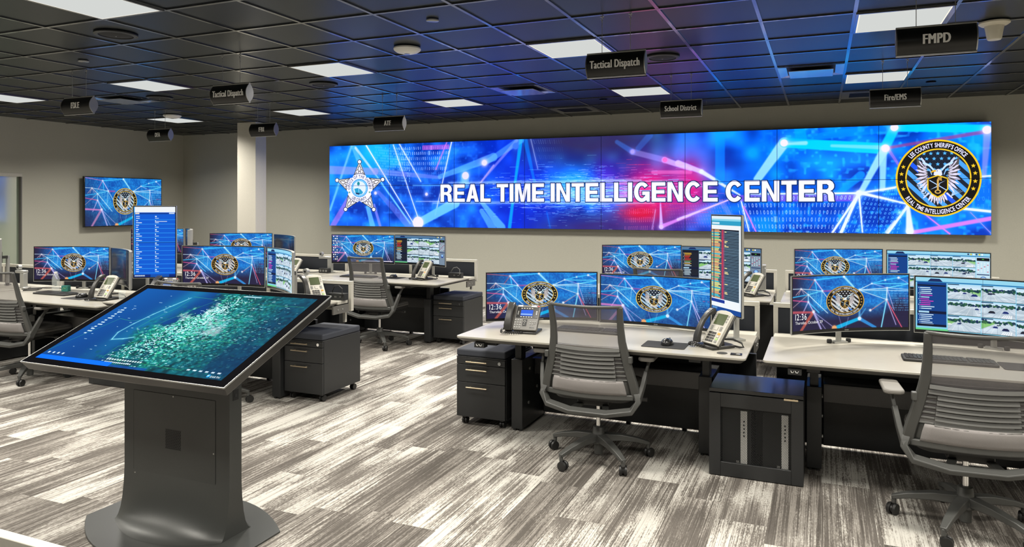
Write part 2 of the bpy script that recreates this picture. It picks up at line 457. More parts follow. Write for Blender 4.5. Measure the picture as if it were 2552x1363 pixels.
class Canvas:
    def __init__(s, w, h, col=(0, 0, 0)):
        s.w, s.h = w, h
        s.a = np.empty((h, w, 3), np.float32); s.a[:] = s._c(col)
    def _c(s, col):
        c = np.array(col, np.float32)
        return c / 255 if c.max() > 1.0 else c
    def blend(s, x0, y0, m, col, alpha=1.0, add=False):
        h, w = m.shape
        X0, Y0 = max(x0, 0), max(y0, 0); X1, Y1 = min(x0 + w, s.w), min(y0 + h, s.h)
        if X1 <= X0 or Y1 <= Y0: return
        k = (m[Y0 - y0:Y1 - y0, X0 - x0:X1 - x0] * alpha)[..., None]
        t = s.a[Y0:Y1, X0:X1]
        if add: t += k * s._c(col)
        else: t += k * (s._c(col) - t)
    def rect(s, x0, y0, x1, y1, col, alpha=1.0):
        X0, Y0, X1, Y1 = [int(round(q)) for q in (x0, y0, x1, y1)]
        X0, Y0 = max(X0, 0), max(Y0, 0)
        if X1 <= X0 or Y1 <= Y0: return
        t = s.a[Y0:Y1, X0:X1]; t += alpha * (s._c(col) - t)
    def seg(s, x0, y0, x1, y1, w0, w1, col, alpha=1.0, soft=1.2, glow=0.0):
        m = max(w0, w1) / 2 + soft * 2 + glow * 3 + 2
        X0, X1 = int(min(x0, x1) - m), int(max(x0, x1) + m) + 1
        Y0, Y1 = int(min(y0, y1) - m), int(max(y0, y1) + m) + 1
        X0, Y0 = max(X0, 0), max(Y0, 0); X1, Y1 = min(X1, s.w), min(Y1, s.h)
        if X1 <= X0 or Y1 <= Y0: return
        yy, xx = np.mgrid[Y0:Y1, X0:X1].astype(np.float32)
        dx, dy = x1 - x0, y1 - y0; L2 = dx * dx + dy * dy + 1e-6
        t = np.clip(((xx - x0) * dx + (yy - y0) * dy) / L2, 0, 1)
        d = np.hypot(xx - x0 - t * dx, yy - y0 - t * dy)
        hw = (w0 + (w1 - w0) * t) / 2
        k = np.clip((hw - d) / soft + 0.5, 0, 1)
        if glow: k = np.maximum(k, 0.45 * np.exp(-np.maximum(d - hw, 0) / glow))
        s.blend(X0, Y0, k, col, alpha)
    def disc(s, x, y, rx, ry, col, alpha=1.0, soft=1.5, glow=0.0):
        m = max(rx, ry) + soft + glow * 3 + 2
        X0, X1, Y0, Y1 = max(int(x - m), 0), min(int(x + m) + 1, s.w), max(int(y - m), 0), min(int(y + m) + 1, s.h)
        if X1 <= X0 or Y1 <= Y0: return
        yy, xx = np.mgrid[Y0:Y1, X0:X1].astype(np.float32)
        d = (np.hypot((xx - x) / rx, (yy - y) / ry) - 1) * min(rx, ry)
        k = np.clip(-d / soft + 0.5, 0, 1)
        if glow: k = np.maximum(k, 0.5 * np.exp(-np.maximum(d, 0) / glow))
        s.blend(X0, Y0, k, col, alpha)
    def poly(s, pts, col, alpha=1.0, ss=3):
        P = np.array(pts, np.float32)
        X0, Y0 = int(max(np.floor(P[:, 0].min()), 0)), int(max(np.floor(P[:, 1].min()), 0))
        X1, Y1 = int(min(np.ceil(P[:, 0].max()) + 1, s.w)), int(min(np.ceil(P[:, 1].max()) + 1, s.h))
        if X1 <= X0 or Y1 <= Y0: return
        W, H = (X1 - X0) * ss, (Y1 - Y0) * ss
        xx = X0 + (np.arange(W) + 0.5) / ss; yy = Y0 + (np.arange(H) + 0.5) / ss
        ins = np.zeros((H, W), bool)
        for (ax, ay), (bx, by) in zip(P, np.roll(P, -1, 0)):
            if ay == by: continue
            c = (ay <= yy) != (by <= yy)
            xi = ax + (yy - ay) / (by - ay) * (bx - ax)
            ins ^= c[:, None] & (xx[None, :] < xi[:, None])
        s.blend(X0, Y0, ins.reshape(Y1 - Y0, ss, X1 - X0, ss).mean((1, 3)), col, alpha)
    def tris(s, T, col, alpha=1.0, ss=3):
        if len(T) == 0: return
        X0, Y0 = int(np.floor(T[..., 0].min())), int(np.floor(T[..., 1].min()))
        X1, Y1 = int(np.ceil(T[..., 0].max())) + 1, int(np.ceil(T[..., 1].max())) + 1
        W, H = (X1 - X0) * ss, (Y1 - Y0) * ss
        if W <= 0 or H <= 0 or W * H > 4e7: return
        m = np.zeros((H, W), bool)
        Q = (T - (X0, Y0)) * ss
        for a, b, c in Q:
            x0, y0 = np.floor(np.minimum(np.minimum(a, b), c)).astype(int)
            x1, y1 = np.ceil(np.maximum(np.maximum(a, b), c)).astype(int) + 1
            xx = np.arange(x0, min(x1, W)) + 0.5; yy = (np.arange(y0, min(y1, H)) + 0.5)[:, None]
            def e(p, q): return (q[0] - p[0]) * (yy - p[1]) - (q[1] - p[1]) * (xx - p[0])
            A, B, C = e(a, b), e(b, c), e(c, a)
            m[y0:y1, x0:x1] |= ((A >= 0) & (B >= 0) & (C >= 0)) | ((A <= 0) & (B <= 0) & (C <= 0))
        s.blend(X0, Y0, m.reshape(Y1 - Y0, ss, X1 - X0, ss).mean((1, 3)), col, alpha)
    def layout(s, txt, bold, track=0.0):
        out = []; x = 0.0
        for ch in txt:
            T, adv = glyph(ch, bold) if ch != ' ' else (np.zeros((0, 3, 2)), 0.28)
            out.append((T, x, adv)); x += adv + track
        return out, x - track
    def text(s, x, y, txt, size, col, bold=0.0, xs=1.0, alpha=1.0, width=None, track=0.0, grow=None):
        """baseline left at x,y ; size in px"""
        lay, w = s.layout(txt, bold, track)
        if width: xs = width / (w * size)
        if grow is not None: lay2 = [(glyph(c, grow)[0] if c != ' ' else np.zeros((0, 3, 2))) for c in txt]
        for i, (T, ox, adv) in enumerate(lay):
            U = lay2[i] if grow is not None else T
            if len(U) == 0: continue
            off = (grow - bold) if grow is not None else 0.0
            P = np.stack([x + (U[..., 0] + ox - off) * size * xs, y - U[..., 1] * size], -1)
            s.tris(P, col, alpha)
        return w * size * xs
    def arc_text(s, cx, cy, r, txt, size, col, a0, a1, bold=0.0, inside=False, xs=1.0):
        """letters spread from angle a0 to a1 (deg, clockwise from up)"""
        lay, w = s.layout(txt, bold)
        for T, ox, adv in lay:
            if len(T) == 0: continue
            f = (ox + (adv - 0.1) / 2) / w
            a = R(a0 + (a1 - a0) * f)
            X = (T[..., 0] - (adv - 0.1) / 2) * size * xs; Y = T[..., 1] * size
            if not inside:
                ux, uy = math.cos(a), math.sin(a); rx, ry = math.sin(a), -math.cos(a); rad = r + Y
            else:
                ux, uy = -math.cos(a), -math.sin(a); rx, ry = math.sin(a), -math.cos(a); rad = r - Y
            s.tris(np.stack([cx + rx * rad + ux * X, cy + ry * rad + uy * X], -1), col)
    def blit(s, src, alpha, x0, y0, x1, y1, op=1.0):
        W, H = int(round(x1 - x0)), int(round(y1 - y0)); k = 3
        sy = ((np.arange(H * k) + 0.5) / (H * k) * src.shape[0]).astype(int)
        sx = ((np.arange(W * k) + 0.5) / (W * k) * src.shape[1]).astype(int)
        al = alpha[sy][:, sx]
        c = (src[sy][:, sx] * al[..., None]).reshape(H, k, W, k, 3).mean((1, 3))
        al = al.reshape(H, k, W, k).mean((1, 3))[..., None]
        X0, Y0 = int(round(x0)), int(round(y0))
        cx0, cy0, cx1, cy1 = max(X0, 0), max(Y0, 0), min(X0 + W, s.w), min(Y0 + H, s.h)
        sl = (slice(cy0 - Y0, cy1 - Y0), slice(cx0 - X0, cx1 - X0))
        t = s.a[cy0:cy1, cx0:cx1]
        t *= 1 - al[sl] * op; t += c[sl] * op
    def image(s, name):
        im = bpy.data.images.new(name, s.w, s.h)
        px = np.ones((s.h, s.w, 4), np.float32)
        px[..., :3] = np.clip(s.a[::-1], 0, 1)
        im.pixels.foreach_set(px.ravel()); im.update()
        im.pack()
        return im

def star5(cx, cy, r, rot=0, k=0.42, sx=1.0):
    return [(cx + sx * (r if i % 2 == 0 else r * k) * math.sin(R(36 * i + rot)), cy - (r if i % 2 == 0 else r * k) * math.cos(R(36 * i + rot))) for i in range(10)]

def leaf(cx, cy, ang, L, W):
    a = R(ang); d = (math.sin(a), -math.cos(a)); n = (math.cos(a), math.sin(a))
    return [(cx + d[0] * L * t + n[0] * W * q, cy + d[1] * L * t + n[1] * W * q) for t, q in ((0, 0), (0.25, 0.4), (0.55, 0.5), (0.85, 0.25), (1, 0), (0.85, -0.25), (0.55, -0.5), (0.25, -0.4))]

def make_seal(gold, stripe, dark, blue, starc):
    S = 560; c = Canvas(S, S, dark); m = S / 2
    c.disc(m, m, 279, 279, gold); c.disc(m, m, 266, 266, (22, 19, 16)); c.disc(m, m, 214, 214, gold); c.disc(m, m, 204, 204, dark)
    inner = Canvas(S, S, dark)
    for i, o in enumerate((-330, -250, -170, -90, -10, 70, 150, 230)):
        col = blue if o in (-90,) else stripe
        inner.poly([(m + o - 250, m - 250), (m + o - 208, m - 250), (m + o + 340, m + 300), (m + o + 298, m + 300)], col)
    inner.poly([(m - 230, m - 230), (m + 150, m - 230), (m + 120, m - 120), (m + 60, m - 20), (m - 40, m + 10), (m - 130, m - 100)], dark)
    for r, (y, xs) in enumerate(((-178, (-90, -45, 0, 45, 90)), (-140, (-120, -72, -24, 24, 72, 120)), (-100, (-96, -50, 0, 46, 92)), (-60, (-62, -22, 22, 62)))):
        for x in xs: inner.poly(star5(m + x, m + y, 15, 0), starc)
    yy, xx = np.mgrid[0:S, 0:S]
    k = np.clip(204 - np.hypot(xx - m, yy - m), 0, 1)[..., None]
    c.a = c.a * (1 - k) + inner.a * k
    # eagle: wings, tail, ribbons, head, shield, key and lightning
    for sg in (-1, 1):
        c.poly([(m + sg * 58, m + 30), (m + sg * 66, m - 40), (m + sg * 96, m - 95), (m + sg * 140, m - 160), (m + sg * 132, m - 60), (m + sg * 112, m + 20), (m + sg * 80, m + 66)], (90, 84, 84))
        for i in range(9):
            t = i / 8
            c.poly(leaf(m + sg * (66 + 6 * t), m + 34 - 118 * t, sg * (150 - 122 * t), 84 - 6 * t, 17), (232, 226, 226))
            c.poly(leaf(m + sg * (72 + 8 * t), m + 26 - 118 * t, sg * (140 - 116 * t), 52, 8), (70, 64, 66))
        for i in range(6):
            c.poly(leaf(m + sg * 64, m + 10 - 16 * i, sg * (150 - 14 * i), 40, 11), (196, 190, 190))
        c.poly([(m + sg * 22, m - 62), (m + sg * 50, m - 96), (m + sg * 92, m - 120), (m + sg * 100, m - 106), (m + sg * 56, m - 84), (m + sg * 30, m - 52)], (200, 232, 245))
        c.seg(m + sg * 92, m - 122, m + sg * 112, m - 142, 9, 7, (200, 232, 245)); c.seg(m + sg * 52, m - 60, m + sg * 40, m - 26, 7, 6, (150, 205, 232))
        c.seg(m + sg * 60, m + 108, m + sg * 92, m + 140, 13, 9, (225, 220, 215))
    for i in range(7):
        c.poly(leaf(m + (i - 3) * 8, m + 96, 180 - (i - 3) * 10, 98 - abs(i - 3) * 7, 20), (236, 230, 226)); c.seg(m + (i - 3) * 9, m + 112, m + (i - 3) * 19, m + 172, 3, 3, (60, 54, 52))
    for i in range(6):
        c.poly(leaf(m - 76 - 8 * i, m + 128 - 14 * i, 20, 26, 9), (190, 222, 236)); c.poly(leaf(m - 76 - 8 * i, m + 128 - 14 * i, -70, 24, 9), (190, 222, 236))
        c.seg(m + 86, m + 128, m + 108 + 10 * i, m + 58 + 7 * i, 3, 2, (200, 228, 240))
    c.poly([(m - 28, m - 22), (m - 22, m - 52), (m + 2, m - 66), (m + 24, m - 56), (m + 30, m - 22), (m + 8, m - 10)], (232, 238, 242))
    c.poly([(m - 14, m - 60), (m - 40, m - 52), (m - 46, m - 36), (m - 26, m - 44), (m - 10, m - 46)], (240, 180, 40)); c.disc(m - 4, m - 52, 3, 3, (20, 20, 20))
    sh = [(m - 68, m + 2), (m - 30, m - 12), (m, m - 22), (m + 30, m - 12), (m + 68, m + 2), (m + 68, m + 78), (m + 40, m + 116), (m, m + 142), (m - 40, m + 116), (m - 68, m + 78)]
    c.poly(sh, gold); c.poly([(m + (x - m) * 0.88, m + 52 + (y - m - 52) * 0.88) for x, y in sh], (24, 20, 20))
    c.seg(m - 52, m + 14, m + 54, m + 84, 6, 6, (190, 225, 245)); c.poly([(m + 56, m + 12), (m + 8, m + 36), (m + 14, m + 44), (m - 54, m + 84), (m - 4, m + 62), (m - 10, m + 52)], (200, 232, 248))
    c.seg(m, m + 10, m, m + 84, 12, 12, (226, 178, 88)); c.poly([(m, m - 4), (m + 26, m - 4), (m + 26, m + 18), (m + 12, m + 12), (m, m + 20)], (226, 178, 88))
    c.disc(m, m + 96, 21, 15, (226, 178, 88)); c.disc(m, m + 96, 12, 8, (24, 20, 20))
    c.arc_text(m, m, 224, 'LEE COUNTY SHERIFF\'S OFFICE', 45, (245, 245, 245), -50, 50, 0.03, False, 0.62)
    c.arc_text(m, m, 258, 'REAL TIME INTELLIGENCE CENTER', 45, (245, 245, 245), -124, -236, 0.03, True, 0.62)
    for sg in (-1, 1):
        for a in (-19.5, -6.5, 6.5, 19.5):
            c.poly(star5(m + sg * 240 * math.cos(R(a)), m + 240 * math.sin(R(a)) - 4, 17, 0), gold)
    yy, xx = np.mgrid[0:S, 0:S]
    return c.a, np.clip(279 - np.hypot(xx - m + 0.5, yy - m + 0.5), 0, 1).astype(np.float32)

SEAL_GREY = make_seal((214, 168, 72), (205, 208, 210), (34, 32, 36), (60, 130, 220), (235, 238, 240))
SEAL_BLUE = make_seal((250, 205, 40), (75, 165, 215), (28, 36, 52), (30, 90, 225), (90, 190, 235))
SEAL_MID = make_seal((236, 200, 96), (175, 205, 225), (30, 40, 54), (60, 140, 220), (225, 236, 242))

def make_badge():
    """sheriff's five pointed star"""
    S = 600; c = Canvas(S, S, (245, 245, 240)); al = Canvas(S, S, (0, 0, 0)); m = S / 2; cy = m + 14
    tips = [(m + 268 * math.sin(R(72 * i)), cy - 268 * math.cos(R(72 * i))) for i in range(5)]
    def star(k, grow): return [(m + (268 + grow if i % 2 == 0 else 124 + grow * 0.5) * math.sin(R(36 * i)), cy - (268 + grow if i % 2 == 0 else 124 + grow * 0.5) * math.cos(R(36 * i))) for i in range(10)]
    al.poly(star(0, 14), (1, 1, 1)); c.poly(star(0, 14), (20, 24, 40)); c.poly(star(0, 0), (238, 236, 210)); c.poly(star(0, -24), (60, 54, 30)); c.poly(star(0, -30), (246, 246, 240))
    for i in range(5):
        a = 72 * i
        for k, (d, off, L) in enumerate(((170, 0, 60), (128, 0, 50), (150, 28, 44), (150, -28, 44), (122, 42, 40), (122, -42, 40))):
            ca, sa = math.cos(R(a)), math.sin(R(a))
            x, y = m + d * sa + off * ca, cy - d * ca + off * sa
            c.poly(leaf(x, y, a + (0 if off == 0 else (-14 if off > 0 else 14)), L, 30), (70, 62, 34)); c.poly(leaf(x, y + 1, a + (0 if off == 0 else (-14 if off > 0 else 14)), L - 6, 22), (250, 250, 246))
    for x, y in tips:
        al.disc(x, y, 24, 24, (1, 1, 1)); c.disc(x, y, 24, 24, (20, 24, 40)); c.disc(x, y, 18, 18, (250, 248, 238))
    c.disc(m, cy, 150, 150, (20, 24, 40)); c.disc(m, cy, 145, 145, (246, 246, 244)); c.disc(m, cy, 92, 92, (40, 130, 190)); c.disc(m, cy, 88, 88, (95, 190, 235)); c.disc(m, cy, 70, 70, (226, 240, 248))
    c.poly([(m - 58, cy + 6), (m - 20, cy - 2), (m + 10, cy + 10), (m + 40, cy + 40), (m + 30, cy + 58), (m - 10, cy + 68), (m - 44, cy + 50)], (40, 160, 190))
    c.disc(m - 12, cy - 44, 15, 20, (30, 140, 150)); c.seg(m - 10, cy - 30, m - 6, cy + 40, 5, 5, (200, 225, 235)); c.poly([(m - 46, cy + 44), (m + 6, cy + 52), (m - 8, cy + 66), (m - 36, cy + 60)], (30, 50, 90))
    for i in range(26): a = R(360 / 26 * i); c.disc(m + 79 * math.sin(a), cy - 79 * math.cos(a), 3.4, 3.4, (225, 240, 248))
    c.arc_text(m, cy, 104, 'OFFICE OF THE SHERIFF', 42, (30, 36, 48), -97, 97, 0.008, False, 0.7)
    c.arc_text(m, cy, 134, 'LEE COUNTY', 42, (30, 36, 48), -140, -220, 0.008, True, 0.7)
    for sg in (-1, 1): c.poly(star5(m + sg * 112, cy + 42, 13, 0), (60, 150, 90))
    return c.a, al.a[..., 0].copy()
BADGE = make_badge()

# ---- the big video wall picture
PAL = dict(cy=(110, 205, 255), cb=(0, 165, 250), aq=(0, 215, 255), cw=(165, 235, 255), wh=(235, 246, 252), pk=(226, 130, 215), pl=(176, 160, 232), wp=(228, 196, 250), hp=(255, 110, 195), bl=(60, 120, 225), rd=(170, 60, 150), pw=(235, 226, 246), ow=(250, 238, 230))
WALL_LINES = [(0.047, 0.0092, 0.0012, 0.799, 0.0285, 0.029, 'cy', 0.75), (0.051, 0.0101, 0.0813, 0.5056, 0.0664, 0.047, 'cy', 0.6), (0.0558, 0.0301, 0.0939, 0.3379, 0.0341, 0.028, 'wh', 0.7), (0.0781, 0.0066, 0.1719, 0.9502, 0.0169, 0.0091, 'wh', 0.9), (0.0939, 0.3379, 0.1659, 0.9598, 0.0188, 0.0183, 'cy', 0.9), (0.1326, 0.0095, 0.1808, 0.8767, 0.0092, 0.0091, 'wh', 0.95), (0.1448, 0.003, 0.1867, 0.4581, 0.0148, 0.0128, 'wh', 0.75), (0.2454, -0.0008, 0.2145, 0.857, 0.0125, 0.0054, 'wh', 0.9), (0.2362, 0.0059, 0.216, 0.3165, 0.0107, 0.0108, 'pk', 0.8), (0.0003, 0.2978, 0.097, 0.3289, 0.106, 0.0842, 'pl', 0.55), (0.097, 0.3289, 0.2232, 0.4163, 0.0842, 0.0359, 'pl', 0.4), (0.2232, 0.4073, 0.3213, 0.1911, 0.0539, 0.0956, 'cy', 0.55), (0.2701, 0.4032, 0.2701, 0.5005, 0.0974, 0.0973, 'cy', 0.5), (0.0429, 0.6458, 0.007, 1.0009, 0.0761, 0.0769, 'pk', 0.5), (0.0813, 0.7689, 0.0908, 0.9937, 0.0564, 0.075, 'cy', 0.75), (0.0939, 0.7406, 0.1064, 0.9924, 0.0374, 0.0373, 'pl', 0.6), (0.1033, 0.5818, 0.1644, 0.9874, 0.0467, 0.1008, 'pl', 0.35), (0.1838, 0.9493, 0.2518, 0.7129, 0.1001, 0.1157, 'cy', 0.9), (0.2518, 0.7129, 0.2701, 0.4032, 0.089, 0.0884, 'cy', 0.3), (0.3213, 0.2868, 0.2978, 0.485, 0.0209, 0.0176, 'pl', 0.7), (0.1719, 0.5025, 0.2504, 0.508, 0.0109, 0.0107, 'cy', 0.6), (0.1778, 0.6945, 0.2261, 0.6948, 0.0055, 0.0089, 'wh', 0.6), (0.3691, 0.0019, 0.3592, 0.4805, 0.0461, 0.0314, 'cb', 0.9), (0.3621, 0.0094, 0.2999, 0.4662, 0.0369, 0.0227, 'pl', 0.55), (0.3691, 0.0019, 0.3058, 0.2595, 0.0829, 0.0565, 'cy', 0.45), (0.3592, 0.4805, 0.3493, 0.9902, 0.0314, 0.0408, 'cb', 0.9), (0.2999, 0.7022, 0.3349, 0.9915, 0.0472, 0.1026, 'cy', 0.7), (0.2999, 0.806, 0.3189, 0.993, 0.0566, 0.0938, 'cy', 0.6), (0.3762, 0.0129, 0.3915, 0.4832, 0.0552, 0.0275, 'cb', 0.45), (0.3853, 0.0013, 0.3971, 0.3375, 0.0046, 0.0046, 'wh', 0.6), (0.524, 0.0662, 0.5479, 0.1757, 0.0436, 0.0606, 'bl', 0.5), (0.5479, 0.1757, 0.5955, 0.2702, 0.0606, 0.0595, 'pl', 0.45), (0.5955, 0.2702, 0.6323, 0.3686, 0.0595, 0.042, 'wp', 0.75), (0.5737, 0.0093, 0.5565, 0.1429, 0.0686, 0.0604, 'bl', 0.4), (0.5786, 0.3957, 0.6323, 0.4021, 0.0377, 0.0369, 'hp', 0.6), (0.5895, 0.7124, 0.5907, 0.9595, 0.0119, 0.0375, 'wp', 0.85), (0.5907, 0.9595, 0.6323, 0.8384, 0.0426, 0.0201, 'pk', 0.9), (0.5822, 0.7893, 0.5774, 0.9864, 0.0051, 0.0051, 'wp', 0.7), (0.4122, 0.8118, 0.4177, 0.9839, 0.0045, 0.0046, 'cb', 0.5), (0.6151, 0.3065, 0.6478, 0.3979, 0.0612, 0.0432, 'wp', 0.9), (0.6478, 0.3979, 0.7005, 0.6329, 0.0432, 0.0169, 'wh', 0.9), (0.6151, 0.8836, 0.6855, 0.6834, 0.0263, 0.0137, 'wp', 0.9), (0.6738, -0.0009, 0.6738, 0.4695, 0.0941, 0.094, 'cb', 0.5), (0.7588, 0.1301, 0.7244, 0.4827, 0.0993, 0.0755, 'cw', 0.85), (0.7784, -0.0049, 0.7817, 0.16, 0.0986, 0.1066, 'cb', 0.8), (0.7588, 0.1301, 0.882, 0.2139, 0.091, 0.1024, 'aq', 0.95), (0.7588, 0.1318, 0.786, 0.1381, 0.0414, 0.0409, 'cw', 0.8), (0.8188, 0.1723, 0.879, 0.2014, 0.0275, 0.0394, 'cw', 0.6), (0.7643, 0.1066, 0.8936, 0.0127, 0.0496, 0.094, 'cb', 0.5), (0.8936, 0.0205, 0.882, 0.1981, 0.0784, 0.0866, 'aq', 0.9), (0.882, 0.2139, 0.8539, 0.6141, 0.0708, 0.0478, 'cw', 0.9), (0.88, 0.2135, 0.879, 0.5837, 0.063, 0.0472, 'cw', 0.85), (0.8539, 0.4549, 0.8271, 0.621, 0.0717, 0.0483, 'cb', 0.7), (0.7131, 0.6249, 0.8518, 0.622, 0.0118, 0.0191, 'wh', 0.95), (0.8518, 0.622, 0.8936, 0.5767, 0.016, 0.011, 'wh', 0.95), (0.8518, 0.622, 0.8936, 0.6981, 0.0191, 0.0126, 'wh', 0.95), (0.8498, 0.6459, 0.8199, 0.9922, 0.0191, 0.0194, 'wh', 0.95), (0.8508, 0.6379, 0.8303, 0.991, 0.0239, 0.0289, 'wh', 0.95), (0.8518, 0.638, 0.8559, 0.9882, 0.0175, 0.0112, 'wh', 0.95), (0.7028, 0.7006, 0.7131, 0.9955, 0.0118, 0.0118, 'wh', 0.9), (0.7062, 0.7513, 0.7221, 0.9945, 0.0118, 0.0117, 'pk', 0.9), (0.8936, 0.89, 0.884, 0.9851, 0.0313, 0.0314, 'wh', 0.8), (0.6762, 0.7089, 0.6867, 0.8281, 0.0513, 0.0511, 'pl', 0.35), (0.8957, 0.0225, 0.996, 0.0605, 0.0734, 0.0703, 'aq', 0.95), (0.8876, 0.2043, 0.9939, 0.0863, 0.0276, 0.0352, 'rd', 0.7), (0.996, 0.0693, 0.9923, 0.4822, 0.0615, 0.0353, 'pl', 0.6), (0.8853, 0.213, 0.9049, 0.4548, 0.0277, 0.0183, 'pk', 0.5), (0.8559, 0.6173, 0.914, 0.7381, 0.015, 0.0146, 'wh', 0.95), (0.8559, 0.6173, 0.9026, 0.5552, 0.013, 0.0128, 'wh', 0.9), (0.9083, 0.729, 0.9106, 0.9753, 0.0273, 0.0639, 'wh', 0.95), (0.9083, 0.7382, 0.8853, 0.9964, 0.0237, 0.0184, 'wh', 0.95), (0.914, 0.984, 0.9997, 0.8516, 0.0364, 0.0386, 'pk', 0.95), (0.9252, 0.8015, 0.9552, 0.9928, 0.0109, 0.0143, 'pk', 0.9), (0.9693, 0.7644, 0.9997, 0.7901, 0.0232, 0.0229, 'wh', 0.9), (0.9779, 0.7997, 0.9997, 0.9833, 0.0071, 0.0071, 'pl', 0.8), (0.9907, 0.482, 0.9997, 0.4785, 0.0124, 0.0158, 'wh', 0.9)]
WALL_NODES = [(0.097, 0.5909, 0.0206, 'pw'), (0.1978, 0.6085, 0.02, 'pw'), (0.2705, 0.3988, 0.0443, 'pw'), (0.3047, 0.2537, 0.0333, 'pw'), (0.1815, 0.9495, 0.0729, 'ow'), (0.305, 0.2547, 0.032, 'pw'), (0.5961, 0.2703, 0.0255, 'hp'), (0.5479, 0.1757, 0.0225, 'pl'), (0.5907, 0.9638, 0.0238, 'wp'), (0.36, 0.0737, 0.037, 'bl'), (0.6478, 0.3979, 0.0173, 'wh'), (0.7585, 0.1317, 0.0364, 'ow'), (0.8825, 0.2101, 0.0362, 'ow'), (0.8518, 0.622, 0.0287, 'wh'), (0.8928, 0.0203, 0.0344, 'ow'), (0.9955, 0.0709, 0.037, 'ow'), (0.9106, 0.9753, 0.0328, 'wh'), (0.8991, 0.8024, 0.0128, 'cw')]

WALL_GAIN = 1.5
def bits(c, quad, rows, cols, col, alpha, seed, size=1.0, fade=None, box=None):
    """rows of 0s and 1s filling a quad given by its four corners (uv of the canvas): tl, tr, bl, br"""
    r = random.Random(seed); tl, tr, bl, br = [np.array(q) * (c.w, c.h) for q in quad]
    for j in range(rows):
        for i in range(cols):
            u, v = (i + 0.5) / cols, (j + 0.5) / rows
            p = (tl * (1 - u) + tr * u) * (1 - v) + (bl * (1 - u) + br * u) * v
            ex = (tr - tl) / cols * (1 - v) + (br - bl) / cols * v; ey = (bl - tl) / rows * (1 - u) + (br - tr) / rows * u
            T, adv = glyph(r.choice('01'), 0.0)
            X = (T[..., 0] - (adv - 0.1) / 2) / 0.62 * 0.62 * size; Y = (T[..., 1] - 0.36) * 0.82 * size
            a = alpha * (fade(u, v) if fade else 1)
            if a < 0.03: continue
            if r.random() < 0.02: c.poly([p + ex * q * 0.5 + ey * w * 0.42 for q, w in ((-1, -1), (1, -1), (1, 1), (-1, 1))], col, a * 0.5)
            c.tris(np.stack([p[0] + X * ex[0] * 1.05 - Y * ey[0], p[1] + X * ex[1] * 1.05 - Y * ey[1]], -1), col, a, 2)

